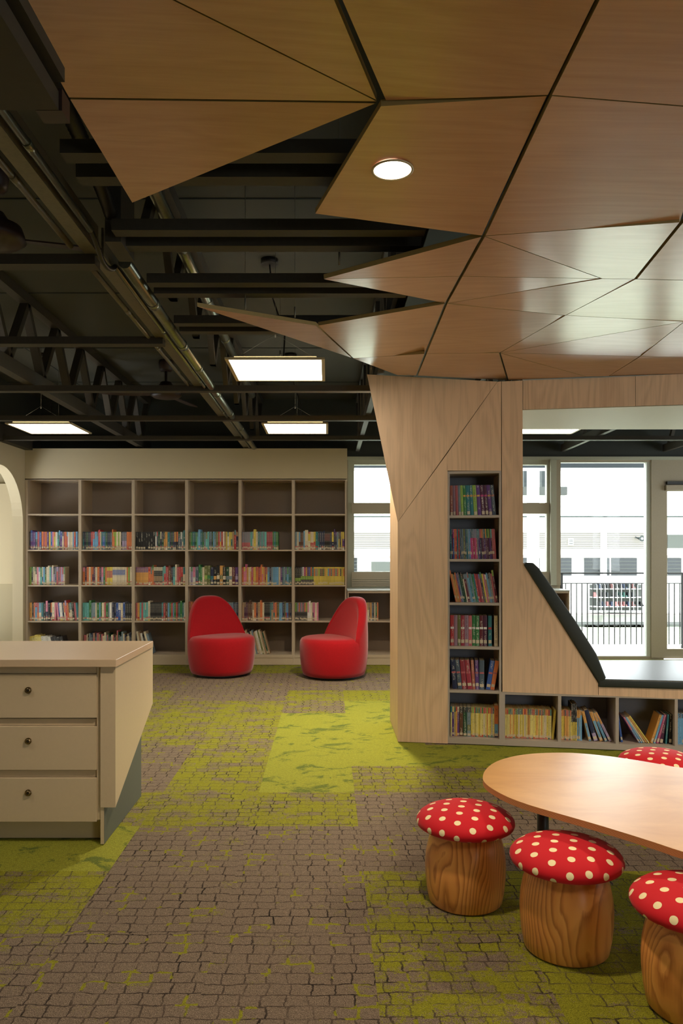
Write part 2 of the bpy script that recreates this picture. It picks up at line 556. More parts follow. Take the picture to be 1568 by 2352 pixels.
# ------------------------------------------------------------------ main dimensions
D_CASE = H * F / 258          # front of the back bookcases
D_WIN = 9.36                  # window wall
X_LEFT = -695 / F * D_CASE    # left wall
X_RIGHT = 6.2
Y_BACK = -3.5
Z_CEIL = 3.15
Z_BULK = H + 240 / F * D_CASE
HJ = 1.18                     # battens' underside above the eye

# ------------------------------------------------------------------ floor: carpet tiles, each tile with its own share of green
TILE, TX0, TY0 = 0.515, 0.145, 4.163
def tile_level(k, j):
    """(green share, solid) of tile column k, row j"""
    T = {
        (-1, 0): 1, (-1, 1): 1, (-1, 2): 1, (-1, 3): 1, (0, 1): 1, (0, 2): 1, (0, 3): 1, (0, 4): 1, (0, 0): .5, (0, 5): .8,
        (-1, -1): .62, (-2, -1): .55, (-2, 0): .62, (-2, 1): .5, (-2, 2): .5, (-2, 3): .6, (-2, 4): .55, (-1, 4): .36, (-1, 5): .58,
        (-3, -1): .45, (-3, 0): .14, (-3, 1): .18, (-3, 2): .5, (-3, 3): .6, (-3, 4): .45, (-4, 4): .4, (-4, 3): .5,
        (-2, 5): .12, (-3, 5): .1,
        (0, -1): .12, (0, -2): .06, (0, -3): .52, (0, -4): .46, (1, -3): .66, (1, -4): .9, (2, -3): .9, (2, -4): .95,
        (1, 0): .5, (2, 0): .5, (3, 0): .6, (1, 1): .95, (2, 1): 1, (3, 1): 1, (1, -1): .1, (2, -1): .1, (1, -2): .08, (2, -2): .1,
        (-3, -2): 1, (-4, -2): 1, (-5, -2): 1, (-3, -3): .66, (-4, -3): .6, (-3, -4): .12, (-4, -4): .1, (0, -5): .6, (1, -5): .8,
        (-1, -2): .04, (-2, -2): .05, (-1, -3): .05, (-2, -3): .04, (-1, -4): .05, (-2, -4): .03, (-1, -5): .03, (-2, -5): .02,
    }
    if (k, j) in T:
        g = T[(k, j)]
    elif j == 8 or j == 9:
        g = (1 if k <= -5 else .66)
    elif j == 7 and k <= -5:
        g = .9
    elif j in (6, 7):
        g = .06
    elif j >= 1 and k >= 1:
        g = random.choice((.9, .5, 1, .1))
    else:
        g = random.choice((.05, .1, .5, .6, .9))
    return g, (1.0 if g >= 0.93 else 0.0)
fl = MB()
tiles = []
for j in range(-16, 14):
    for k in range(-9, 15):
        x0, y0 = TX0 + k * TILE, TY0 + j * TILE
        x1, y1 = x0 + TILE, y0 + TILE
        x0, x1 = max(x0, X_LEFT - 2.6), min(x1, X_RIGHT)
        y0, y1 = max(y0, Y_BACK), min(y1, D_WIN)
        if x1 <= x0 or y1 <= y0:
            continue
        fl.face([(x0, y0, 0), (x1, y0, 0), (x1, y1, 0), (x0, y1, 0)], 'carpet')
        tiles.append((k, j))
floor = struct(fl, 'floor')
a = floor.data.color_attributes.new('tile', 'FLOAT_COLOR', 'CORNER')
buf = []
for k, j in tiles:
    g, s = tile_level(k, j)
    g = 0.14 + g * 0.84 if g > 0.3 else g
    u = ((k * 7 + j * 13) % 11) / 11.0
    buf.extend([g, u, s, 1.0] * 4)
a.data.foreach_set('color', buf)

# ------------------------------------------------------------------ shell
mb = MB(); mb.box(X_LEFT - 2.6, X_RIGHT, Y_BACK, D_WIN + .2, Z_CEIL, Z_CEIL + .06, 'dark_ceiling')
ceiling = struct(mb, 'ceiling')
# thin cover strips over the ceiling sheet joints
mb = MB()
for y in (4.05, 5.52, 7.0, 8.4):
    mb.box(X_LEFT, X_RIGHT, y, y + .012, Z_CEIL - .006, Z_CEIL - .0005, 'dark_wall')
for x in (-2.75, 0.9, 3.4):
    mb.box(x, x + .01, 0.5, D_WIN, Z_CEIL - .006, Z_CEIL - .0005, 'dark_wall')
struct(mb, 'trim_1')

# left wall with an arched opening
R_AR, ZC_AR = 0.60, 1.63
Y_AR = 8.82 - R_AR
def arch_side(x, inner=True):
    pts = [(x, Y_AR + R_AR, 0)]
    for i in range(25):
        an = PI * i / 24
        pts.append((x, Y_AR + R_AR * math.cos(an), ZC_AR + R_AR * math.sin(an)))
    pts.append((x, Y_AR - R_AR, 0))
    return pts
T_W = .12
mb = MB()
ap = arch_side(X_LEFT)
for xw, rev in ((X_LEFT, 0), (X_LEFT - T_W, 1)):
    A = [(xw, p[1], p[2]) for p in ap]
    # quads from the arch up to the wall top
    for a_, b_ in zip(A, A[1:]):
        if abs(a_[1] - b_[1]) > 1e-6:
            mb.face([a_, b_, (xw, b_[1], Z_BULK), (xw, a_[1], Z_BULK)], 'wall_paint')
    mb.face([(xw, Y_AR + R_AR, 0), (xw, D_WIN, 0), (xw, D_WIN, Z_BULK), (xw, Y_AR + R_AR, Z_BULK)], 'wall_paint')
    mb.face([(xw, Y_BACK, 0), (xw, Y_AR - R_AR, 0), (xw, Y_AR - R_AR, Z_BULK), (xw, Y_BACK, Z_BULK)], 'wall_paint')
for a_, b_ in zip(ap, ap[1:]):
    mb.face([a_, b_, (X_LEFT - T_W, b_[1], b_[2]), (X_LEFT - T_W, a_[1], a_[2])], 'wall_paint')
struct(mb, 'wall_left')
mb = MB(); mb.box(X_LEFT - T_W, X_LEFT, Y_BACK, D_WIN, Z_BULK + .0005, Z_CEIL, 'dark_wall'); struct(mb, 'wall_left_upper')
# room beyond the arch
mb = MB()
mb.box(X_LEFT - 2.66, X_LEFT - 2.6, Y_BACK, D_WIN, 0, Z_CEIL, 'wall_paint_far')
mb.box(X_LEFT - 2.6, X_LEFT - T_W, D_WIN - .04, D_WIN, 0, Z_CEIL, 'wall_paint_far')
struct(mb, 'wall_beyond_arch')
mb = MB(); mb.box(X_LEFT - 2.5, X_LEFT - T_W - .02, D_WIN - .09, D_WIN - .041, .92, 2.12, 'wall_paint')
mb.build('pinboard', label='pale pinboard on the wall seen through the white arch', cat='board')
# dark eaves beam that runs along the left wall
mb = MB(); mb.box(X_LEFT + .002, X_LEFT + .09, 1.0, D_CASE - .002, Z_BULK - .02, Z_BULK + .14, 'dark_paint')
struct(mb, 'trim_2')

# wall over the bookcases: the pale bulkhead, flush with their fronts
x_b1 = (797 - CX) / F * D_CASE
mb = MB(); mb.box(X_LEFT + .001, x_b1, D_CASE, D_WIN - .002, H + 168.5 / F * D_CASE, Z_BULK, 'wall_paint')
struct(mb, 'wall_bulkhead')

# right and rear walls (outside the picture): right windows read off the glare, rear one added for fill daylight
def wall_with_holes(name, axis, pos, a0, a1, holes, mat, t=.12, zt=Z_CEIL, dirn=1):
    """axis 'x': wall in plane y=pos spanning x a0..a1. holes: (a, b, z0, z1)"""
    mb = MB()
    cuts = sorted(set([a0, a1] + [h[0] for h in holes] + [h[1] for h in holes]))
    for p, q in zip(cuts, cuts[1:]):
        hs = [h for h in holes if h[0] <= p + 1e-6 and h[1] >= q - 1e-6]
        zs = [0.0]
        segs = []
        z = 0.0
        for h in sorted(hs, key=lambda h: h[2]):
            if h[2] > z: segs.append((z, h[2]))
            z = h[3]
        if z < zt: segs.append((z, zt))
        for z0, z1 in segs:
            if axis == 'x': mb.box(p, q, pos, pos + t * dirn, z0, z1, mat)
            else: mb.box(pos, pos + t * dirn, p, q, z0, z1, mat)
    return struct(mb, name)
wall_with_holes('wall_right', 'y', X_RIGHT, Y_BACK, D_WIN, [(0.4, 2.4, .9, 2.3), (6.8, 8.9, .9, 2.3)], 'wall_paint')
wall_with_holes('wall_rear', 'x', Y_BACK, X_LEFT - 2.6, X_RIGHT, [(3.4, 5.6, .6, 2.5)], 'wall_paint', dirn=-1)

# ------------------------------------------------------------------ window wall at the back
def wx(x): return (x - CX) / F * D_WIN
def wz(y): return H + (CY - y) / F * D_WIN
Z_HEAD = wz(1050)
X_W1L, X_W1R = wx(799), wx(1262)
X_BL, X_BR = wx(1286), wx(1494)
X_DL, X_DR = wx(1524), wx(1524) + .95
Z_W1B = wz(1356)
holes = [(X_W1L, X_W1R, Z_W1B, Z_HEAD - .02), (X_BL, X_BR, wz(1508), wz(1061)), (X_DL, X_DR, 0.0, wz(1104)),
         (X_DR + .12, X_RIGHT - .2, .3, wz(1061))]
wall_with_holes('wall_back', 'x', D_WIN, X_LEFT - 2.6, X_RIGHT, holes, 'frame_tan', t=.14, zt=Z_HEAD)
mb = MB(); mb.box(X_LEFT - 2.6, X_RIGHT, D_WIN, D_WIN + .14, Z_HEAD, Z_CEIL, 'dark_wall')
struct(mb, 'wall_back_upper')
mb = MB(); mb.box(x_b1, X_RIGHT, D_WIN - .025, D_WIN - .001, Z_HEAD - .035, Z_HEAD + .004, 'frame_paint')
struct(mb, 'trim_3')
# post between the two windows, proud of the wall
mb = MB()
mb.box(wx(1262), wx(1275), D_WIN - .05, D_WIN - .001, 0.9, Z_HEAD - .036, 'frame_paint')
mb.box(wx(1275.2), wx(1285.5), D_WIN - .03, D_WIN - .001, 0.9, Z_HEAD - .036, 'frame_tan')
mb.box(wx(1494.5), wx(1524), D_WIN - .012, D_WIN - .001, 0.02, Z_HEAD - .036, 'frame_tan')
struct(mb, 'trim_4')

def window(name, x0, x1, z0, z1, fr, panes, mat='frame_paint', y=None):
    y = y or D_WIN
    w = thing(name, None, None, (0, 0, 0), kind='structure')
    m = MB()
    m.box(x0, x0 + fr[0], y + .01, y + .09, z0, z1, mat); m.box(x1 - fr[1], x1, y + .01, y + .09, z0, z1, mat)
    m.box(x0 + fr[0], x1 - fr[1], y + .01, y + .09, z0, z0 + fr[2], mat); m.box(x0 + fr[0], x1 - fr[1], y + .01, y + .09, z1 - fr[3], z1, mat)
    m.build('window_frame', w)
    for i, (a, b, c, d) in enumerate(panes):
        MB().box(a, b, y + .045, y + .051, c, d, 'glass').build('window_pane', w)
    return w
# window 1: two sashes with a deep transom and a slatted bottom panel
zt0, zt1 = wz(1179.5), wz(1155)
g0, g1 = wx(813), wx(1256)
xm = wx(1034)
w1 = window('window_1', X_W1L, X_W1R, Z_W1B, Z_HEAD - .02, (wx(813) - X_W1L, X_W1R - g1, wz(1313) - Z_W1B, .07), [(g0, xm - .02, zt1, wz(1065)), (xm + .02, g1, zt1, wz(1065)), (g0, xm - .02, wz(1313), zt0), (xm + .02, g1, wz(1313), zt0)])
m = MB()
m.box(g0 - .03, g1 + .02, D_WIN - .012, D_WIN + .1, zt0, zt1, 'frame_tan')
m.box(xm - .02, xm + .02, D_WIN + .012, D_WIN + .08, wz(1313), wz(1065), 'frame_tan')
m.build('window_transom', w1)
m = MB()
m.box(g0 - .03, g1 + .02, D_WIN - .014, D_WIN + .009, wz(1328), wz(1314), 'frame_tan')
for i in range(5):
    za = wz(1347 - i * 4)
    m.box(g0 - .03, g1 + .02, D_WIN - .012 - .003 * (i % 2), D_WIN + .009, za, za + .017, 'frame_tan')
m.build('window_louvre', w1)
# window 2: full-height fixed pane
w2 = window('window_2', X_BL, X_BR, wz(1508), wz(1061), (.003, wx(1494) - wx(1485), .006, .006), [(X_BL + .003, wx(1485), wz(1507), wz(1062))], 'frame_light')
# door: glazed leaf with a closer box on top
d1 = thing('door_1', None, None, (0, 0, 0), kind='structure')
m = MB()
m.box(X_DL, wx(1532.6), D_WIN + .01, D_WIN + .07, .01, wz(1104), 'frame_tan'); m.box(X_DR - .05, X_DR, D_WIN + .01, D_WIN + .07, .01, wz(1104), 'frame_tan')
m.box(wx(1532.6), X_DR - .05, D_WIN + .01, D_WIN + .07, .01, wz(1491), 'frame_tan'); m.box(wx(1532.6), X_DR - .05, D_WIN + .01, D_WIN + .07, wz(1128), wz(1104), 'frame_tan')
m.build('door_frame', d1)
MB().box(wx(1532.6), X_DR - .05, D_WIN + .03, D_WIN + .036, wz(1491), wz(1128), 'glass').build('door_pane', d1)
m = MB(); m.box(wx(1526), X_DR - .02, D_WIN - .05, D_WIN + .008, wz(1127), wz(1115), 'frame_tan'); m.box(wx(1529), X_DR - .1, D_WIN - .04, D_WIN + .008, wz(1113), wz(1106), 'grey_metal')
m.build('door_closer', d1)
window('window_3', X_DR + .12, X_RIGHT - .2, .3, wz(1061), (.05, .05, .05, .05), [(X_DR + .17, X_RIGHT - .25, .35, wz(1061) - .05)])
# window panes of the walls outside the picture
for i, (a_, b_) in enumerate(((.4, 2.4), (6.8, 8.9))):
    w = thing('window_%d' % (4 + i), None, None, (0, 0, 0), kind='structure')
    m = MB()
    for p, q in ((a_, a_ + .05), (b_ - .05, b_), ((a_ + b_) / 2 - .02, (a_ + b_) / 2 + .02)):
        m.box(X_RIGHT + .03, X_RIGHT + .09, p, q, .9, 2.3, 'frame_paint')
    m.build('window_frame', w)
    MB().box(X_RIGHT + .055, X_RIGHT + .06, a_ + .05, b_ - .05, .9, 2.3, 'glass').build('window_pane', w)
for i, (a_, b_) in enumerate(((3.4, 5.6),)):  # unseen rear window, added to bring in daylight from behind
    w = thing('window_%d' % (8 + i), None, None, (0, 0, 0), kind='structure')
    m = MB()
    for p, q in ((a_, a_ + .05), (b_ - .05, b_), ((a_ + b_) / 2 - .02, (a_ + b_) / 2 + .02)):
        m.box(p, q, Y_BACK - .09, Y_BACK - .03, .6, 2.5, 'frame_paint')
    m.build('window_frame', w)
    MB().box(a_ + .05, b_ - .05, Y_BACK - .06, Y_BACK - .055, .6, 2.5, 'glass').build('window_pane', w)
# daylight enters through these openings (sampling portals for the sky, they add no light)
def portal(name, loc, sx, sy, rot):
    o = lamp(name, 'AREA', loc, 1, (1, 1, 1), sx, sy, rot)
    o.data.cycles.is_portal = True
portal('daylight_opening', ((X_W1L + X_W1R) / 2, D_WIN + .16, (Z_W1B + Z_HEAD) / 2), X_W1R - X_W1L, Z_HEAD - Z_W1B, (-PI / 2, 0, 0))
portal('daylight_opening', ((X_BL + X_BR) / 2, D_WIN + .16, 1.2), X_BR - X_BL, 2.4, (-PI / 2, 0, 0))
portal('daylight_opening', ((X_DL + X_RIGHT) / 2, D_WIN + .16, 1.2), X_RIGHT - X_DL, 2.4, (-PI / 2, 0, 0))
portal('daylight_opening', (X_RIGHT + .14, 1.4, 1.6), 1.4, 2.0, (0, PI / 2, 0))
portal('daylight_opening', (X_RIGHT + .14, 7.85, 1.6), 1.4, 2.1, (0, PI / 2, 0))
portal('daylight_opening', (4.5, Y_BACK - .14, 1.55), 2.2, 1.9, (PI / 2, 0, 0))

# ------------------------------------------------------------------ the reading nook: a plywood faced column with shelves and a window seat
MT = 0.164                                     # the face turns a little towards the right
TH = math.atan(MT)
E = Vector((math.cos(TH), -math.sin(TH), 0))   # along the face
N = Vector((-math.sin(TH), -math.cos(TH), 0))  # out of the face, towards the room
D0 = 5.345
Y_NOOK = 5.95                                  # back of the nook
def face_pt(x, y):
    D = D0 / (1 + MT * (x - CX) / F)
    return at(x, y, D)
P_REF = face_pt(913, 1270)
def s_of(x):
    return (face_pt(x, 1270) - P_REF).dot(E)
def z_of(x, y):
    return face_pt(x, y).z
def sp_(s, d, z):
    """place from: metres along the face, metres behind it, height"""
    p = P_REF + E * s - N * d
    return Vector((p.x, p.y, z))
nook = thing('reading_nook', 'light plywood reading nook with bookshelf column, header and dark seat cushions', 'nook', tuple(sp_(0, .3, 0)))
PLY = .018
def ply(name, pix, parent=nook, t=PLY, mat='veneer_upright', edge='mdf_edge', off=0.0, **kw):
    m = MB()
    pts = [face_pt(x, y) + N * off for x, y in pix]
    for p in pts:
        if p.z < 0.004: p.z = 0.004
    m.prism(pts, -N * t, mat, edge)
    return m.build(name, parent, **kw)
zs_t = z_of(1150, 876)
ply('front_panel', [(842.5, 860), (1141.4, 876.6), (913, 1198.9)], off=.0008, label='tapering veneer wing at the top of the column')
g = 1.0
ply('front_panel', [(913, 1199.5), (1025, 1044.1), (1027.5, 1081), (1028, 1711), (913, 1709)])
ply('front_panel', [(1025.4, 1043.5), (1141.6, 877.2), (1150.5, 876), (1150.5, 1081), (1026, 1081)])
ply('front_panel', [(1151.7, 876), (1199.5, 874), (1201, 1293), (1373, 1569), (1373, 1597.6), (1153.5, 1589)])
ply('front_panel', [(1374, 1575), (2150, 1588), (2150, 1629.5), (1374, 1597.6)], label='veneer band under the seat')
ply('header_panel', [(1200.7, 874), (1458.5, 864), (1458.5, 932.6), (1200.7, 941)])
ply('header_panel', [(1459.5, 864), (1568, 858.5), (2150, 845), (2150, 910), (1459.5, 932.6)])
# bodies behind the face, down to the nook's back plane
def body(name, pix, mat='veneer_upright', d0=PLY + .001, parent=nook, **kw):
    m = MB()
    fr = [face_pt(x, y) - N * d0 for x, y in pix]
    bk = [Vector((p.x, Y_NOOK, p.z)) for p in fr]
    for p in fr + bk:
        if p.z < 0.004: p.z = 0.004
        p.z = min(p.z, H + HJ - .006)
    m.hexa(fr, bk, mat)
    return m.build(name, parent, **kw)
# side panel on the left of the column
m = MB()
pl, pr = sp_(0.0, PLY + .001, 0), sp_(PLY, PLY + .001, 0)
zt_ = min(z_of(913, 867), H + HJ - .006)
m.hexa([(pl.x, pl.y, .004), (pr.x, pr.y, .004), (pr.x, Y_NOOK, .004), (pl.x, Y_NOOK, .004)], [(pl.x, pl.y, zt_), (pr.x, pr.y, zt_), (pr.x, Y_NOOK, zt_), (pl.x, Y_NOOK, zt_)], 'veneer_upright')
m.build('side_panel', nook)
body('column_core', [(917, 870), (1024, 870), (1024, 1700), (917, 1700)])
body('column_core', [(1028, 880), (1150, 880), (1150, 1078), (1028, 1078)])
body('column_core', [(1154, 879), (1199.5, 877), (1200.5, 1292), (1154, 1300)])
body('seat_side', [(1154, 1301), (1201, 1301), (1368, 1569), (1154, 1569)])
zd = z_of(1374, 1578)
m = MB()
a_, b_ = sp_(s_of(1156), PLY + .001, 0), sp_(s_of(2150), PLY + .001, 0)
m.hexa([(a_.x, a_.y, zd - .07), (b_.x, b_.y, zd - .07), (b_.x, Y_NOOK, zd - .07), (a_.x, Y_NOOK, zd - .07)],
       [(a_.x, a_.y, zd - .003), (b_.x, b_.y, zd - .003), (b_.x, Y_NOOK, zd - .003), (a_.x, Y_NOOK, zd - .003)], 'veneer_upright')
m.build('seat_deck', nook)
# header box with a white underside
zsof = z_of(1201, 941)
a_, b_ = sp_(s_of(1200), PLY + .001, 0), sp_(s_of(2150), PLY + .001, 0)
m = MB()
m.hexa([(a_.x, a_.y, zsof), (b_.x, b_.y, zsof), (b_.x, Y_NOOK, zsof), (a_.x, Y_NOOK, zsof)], [(a_.x, a_.y, zsof + .22), (b_.x, b_.y, zsof + .22), (b_.x, Y_NOOK, zsof + .22), (a_.x, Y_NOOK, zsof + .22)], 'soffit_white')
m.build('soffit', nook, label='white underside of the nook header')
# far end support, beyond the right edge of the photo
a_, b_ = sp_(s_of(2000), PLY + .001, 0), sp_(s_of(2150), PLY + .001, 0)
m = MB()
m.hexa([(a_.x, a_.y, zd), (b_.x, b_.y, zd), (b_.x, Y_NOOK, zd), (a_.x, Y_NOOK, zd)], [(a_.x, a_.y, zsof - .001), (b_.x, b_.y, zsof - .001), (b_.x, Y_NOOK, zsof - .001), (a_.x, Y_NOOK, zsof - .001)], 'veneer_upright')
m.build('side_panel', nook)

# cushions
def cushion(name, front, label, puff=.018):
    """front: outline on the face; runs back to the nook's rear; softened edges"""
    m = MB()
    fr = [p + N * .012 for p in front]
    bk = [Vector((p.x, Y_NOOK - .01, p.z)) for p in front]
    m.hexa(fr, bk, 'cushion')
    o = m.build(name, label=label, cat='cushion', loc=tuple(front[0]), weld=True)
    bm = bmesh.new(); bm.from_mesh(o.data)
    es = [e for e in bm.edges]
    bmesh.ops.bevel(bm, geom=es, offset=puff, segments=4, profile=.6, affect='EDGES')
    for f in bm.faces: f.smooth = True
    bm.to_mesh(o.data); bm.free()
    return o
c1 = [face_pt(*q) for q in ((1202.5, 1297), (1206, 1292), (1224, 1293), (1238, 1306), (1322, 1427), (1369, 1501), (1391, 1556), (1387, 1563), (1374, 1567))]
cushion('backrest_cushion', c1, 'long dark green padded backrest sloping down to the window seat', .008)
sx = s_of(2000)
zt2 = z_of(1374, 1560.5)
def seatp(s, z): return sp_(s, 0, z)
cushion('seat_cushion', [seatp(s_of(1374), zd + .001), seatp(sx - .002, zd + .001), seatp(sx - .002, zt2 + .006), seatp(s_of(1389), zt2 + .004), seatp(s_of(1374), zt2 - .004)],
        'flat dark padded seat cushion in the window seat', .01)

# shelf unit: tall column of six cells and a row of low cells
shelf_root = thing('bookshelf', 'grey built-in bookshelf, tall column of cells with low cells running under seat', 'bookshelf', tuple(sp_(s_of(1090), .15, 0)))
SD = .30
L, LB = 'nook_shelf_laminate', 'nook_shelf_inside'
def sbox(m, s0, s1, d0, d1, z0, z1, mat):
    b = [sp_(s0, d0, z0), sp_(s1, d0, z0), sp_(s1, d1, z0), sp_(s0, d1, z0)]
    m.hexa(b, [Vector((p.x, p.y, z1)) for p in b], mat)
s0, s1 = s_of(1027.5), s_of(1151)
t_in = s_of(1032.2) - s0
zb, ztop = z_of(1090, 1704.5), z_of(1090, 1081.5)
zb0 = .006
m = MB()
sbox(m, s0, s0 + t_in, .002, SD, zb0, ztop, L)
m.build('side_board', shelf_root)
m = MB(); sbox(m, s1 - t_in, s1, .002, SD, zb0, ztop, L); m.build('side_board', shelf_root)
m = MB(); sbox(m, s0 + t_in, s1 - t_in, .002, SD, ztop - .017, ztop, L); m.build('top_board', shelf_root)
SH = [1186.2, 1287, 1387.5, 1488.6, 1589.5]        # shelf middles in the photo
shz = []
for y in SH:
    z = z_of(1090, y); shz.append(z)
    m = MB(); sbox(m, s0 + t_in, s1 - t_in, .004, SD - .01, z - .0085, z + .0085, L); m.build('shelf', shelf_root)
zbs = z_of(1090, 1696.5)
m = MB(); sbox(m, s0 + t_in, s1 - t_in, .002, SD - .01, zb0, zbs, L); m.build('bottom_board', shelf_root)
m = MB(); sbox(m, s0 + t_in, s1 - t_in, SD - .009, SD, zb0, ztop, LB); m.build('back_board', shelf_root)
COLZ = shz + [zbs]
# low cells
zl_top = z_of(1160, 1589.5)
zl_in = z_of(1160, 1595.3)
divs = [1151.2, 1281.4, 1413.6, 1549.4, 1690]
sd_ = [s_of(1153.6), None]
lows = []
m = MB(); sbox(m, s1, s_of(1845), .002, SD, zl_in, zl_top, L); m.build('top_board', shelf_root)
m = MB(); sbox(m, s1, s_of(1845), .002, SD, zb0, zbs, L); m.build('bottom_board', shelf_root)
m = MB(); sbox(m, s1, s_of(1845), SD, SD + .01, zb0, zl_top, LB); m.build('back_board', shelf_root)
edges = [(1151.0, 1159.4), (1281.3, 1288.8), (1413.6, 1420.9), (1549.3, 1556.3), (1692, 1699), (1838, 1845)]
for a_, b_ in edges:
    sa = s1 if a_ < 1152 else s_of(a_)
    m = MB(); sbox(m, sa, s_of(b_), .002, SD - .001, zbs, zl_in, L); m.build('divider', shelf_root)
for (a_, b_), (c_, d_) in zip(edges, edges[1:]):
    lows.append((s_of(b_), s_of(c_)))

# ------------------------------------------------------------------ faceted plywood ceiling
HC = {  # corner: (photo x, y, metres above the eye)
 'c': (876, 236, 1.165), 'ca': (872, 235, 1.165), 'cb': (881, 232, 1.165), 'cc': (873, 243, 1.165), 'a': (158, 226, 1.20), 't': (303, 467, 1.12),
 'u0': (-95, -230, 1.22), 'u1': (-47, -222, 1.20), 'u2': (680, -226, 1.17), 'u3': (1481, -221, 1.13), 'u4': (1930, -221, 1.12),
 'd': (1262, 219, 1.115), 'e': (1110, 542, 1.125), 'n': (722, 491, 1.10), 'r': (1648, 250, 1.125), 's': (1565, 510, 1.1), 'r2': (1930, 272, 1.1),
 'f': (1058, 635, 1.14), 'g': (1382, 640, 1.152), 'h': (1459, 641, 1.145), 'i': (1930, 652, 1.15), 'k': (740, 641, 1.10),
 'l': (1024, 697, 1.165), 'o': (1298, 724.5, 1.168), 'p': (1571, 738.5, 1.172), 'p2': (1930, 752, 1.185), 'q': (1147, 810.5, 1.165),
 'v': (977, 812.5, 1.14), 'w': (957, 862.5, 1.185), 'x': (1166, 873.5, 1.155), 'y': (1347, 865, 1.15), 'z': (1397, 864, 1.15),
 'aa': (1470, 818.5, 1.15), 'bb': (1930, 826, 1.14), 'cz': (1930, 846, 1.16),
 'm': (728, 748, 1.13), 'j': (810, 823, 1.185), 'tip': (448, 703, 1.09), 'jj': (913, 862, 1.20),
}
def canopy(names, label, gaps=None, over=None, default_gap=.0022):
    """one flat plywood board; the corners' rays are kept and the board is made planar"""
    import itertools
    pts = [HC[n_] for n_ in names]
    # plane: 1/D = a + b x + c y (least squares over the corners)
    inv = [(CY - y) / (F * h) for x, y, h in pts]
    A = [[0.0] * 3 for _ in range(3)]; B = [0.0] * 3
    for (x, y, h), iv in zip(pts, inv):
        r = (1.0, (x - 900) / 500, (y - 500) / 500)
        for i in range(3):
            B[i] += r[i] * iv
            for j in range(3):
                A[i][j] += r[i] * r[j]
    sol = Matrix(A).inverted() @ Vector(B)
    P3 = []
    for x, y, h in pts:
        iv = sol[0] + sol[1] * (x - 900) / 500 + sol[2] * (y - 500) / 500
        P3.append(at(x, y, 1 / iv))
    nrm = (P3[1] - P3[0]).cross(P3[2] - P3[0]).normalized()
    if nrm.z < 0:
        nrm = -nrm
        P3.reverse(); names = list(reversed(names))
        rev = True
    else:
        rev = False
    # now counter-clockwise seen from above; inset every edge by its gap
    n_ = len(P3)
    gp = []
    for i in range(n_):
        key = frozenset((names[i], names[(i + 1) % n_]))
        gp.append((gaps or {}).get(key, GAPS.get(key, default_gap)))
    out = []
    for i in range(n_):
        p = P3[i]; a_ = P3[i - 1]; b_ = P3[(i + 1) % n_]
        e0 = (p - a_).normalized(); e1 = (b_ - p).normalized()
        i0 = nrm.cross(e0); i1 = nrm.cross(e1)
        g0_, g1_ = gp[i - 1], gp[i]
        # solve q = p + u with u.i0 = g0, u.i1 = g1
        d = i0.dot(i1); det = 1 - d * d
        if det < 1e-4:
            out.append(p + i0 * g0_); continue
        al = (g0_ - g1_ * d) / det; be = (g1_ - g0_ * d) / det
        out.append(p + i0 * al + i1 * be)
    cen = sum(out, Vector()) / n_
    m = MB()
    m.prism(out, nrm * .018, 'veneer_ceiling', 'mdf_edge')
    o = m.build('ceiling_panel', label=label, cat='ceiling panel', group='plywood ceiling panels', loc=tuple(cen))
    return o, nrm, out
BIG = .0065
GAPS = {frozenset(k): v for k, v in {('u2', 'cb'): BIG, ('u2', 'ca'): BIG, ('u3', 'd'): .005, ('d', 'e'): BIG, ('e', 'f'): BIG, ('f', 'l'): BIG, ('l', 'v'): BIG, ('v', 'w'): BIG,
        ('s', 'h'): BIG, ('r', 's'): BIG, ('q', 'x'): .005, ('m', 'j'): .005, ('h', 'i'): .003, ('a', 'ca'): .004}.items()}
canopy(['a', 'ca', 't'], 'triangular plywood ceiling panel pointing down at the ceiling fan side, over dark battens')
canopy(['u0', 'u1', 'ca', 'a'], 'long plywood ceiling panel beside the dark metal duct')
canopy(['u1', 'u2', 'ca'], 'narrow wedge plywood ceiling panel between the duct side panel and open seam')
canopy(['u2', 'u3', 'd', 'cb'], 'largest plywood ceiling panel, above the panel with the round light')
canopy(['u3', 'u4', 'r2', 'r', 'd'], 'plywood ceiling panel at the top right corner, over the table')
pd, nd_, _ = canopy(['cc', 'd', 'e', 'n'], 'plywood ceiling panel holding the round glowing downlight')
canopy(['d', 'r', 's', 'e'], 'large square plywood ceiling panel right of the downlight panel')
canopy(['r', 'r2', 'i', 'h', 's'], 'pale plywood ceiling panel at the right edge, cut by wide open seam')
canopy(['e', 's', 'h', 'g'], 'pale shiny four-sided plywood ceiling panel below the large square one')
canopy(['e', 'g', 'f'], 'triangular plywood ceiling panel ending in a point toward the pale shiny panel')
canopy(['f', 'g', 'l'], 'flat slim triangular plywood ceiling panel under the first triangular one')
canopy(['k', 'e', 'f'], 'upper half of the middle plywood spike over the dark battens')
canopy(['k', 'f', 'l'], 'lower half of the middle plywood spike over the dark battens')
canopy(['l', 'g', 'h', 'o'], 'kite shaped shiny plywood ceiling panel next to the middle spike')
canopy(['o', 'h', 'i', 'p2', 'p'], 'palest plywood ceiling panel at the right edge, above two narrow wedges')
canopy(['o', 'p', 'q'], 'narrow triangular plywood ceiling panel meeting the fan of wedges from above')
canopy(['q', 'p', 'aa'], 'narrow wedge plywood ceiling panel in the middle of the fan over the nook')
canopy(['p', 'p2', 'bb', 'aa'], 'plywood ceiling panel at the right edge above the nook header')
canopy(['q', 'aa', 'z', 'y'], 'low wedge plywood ceiling panel touching the nook header top')
canopy(['q', 'y', 'x'], 'small triangular plywood ceiling panel directly above the nook column right side')
canopy(['aa', 'bb', 'cz', 'z'], 'thin strip of plywood ceiling panel along the header at the right edge')
canopy(['l', 'o', 'q', 'v'], 'four-sided brown plywood ceiling panel above the column')
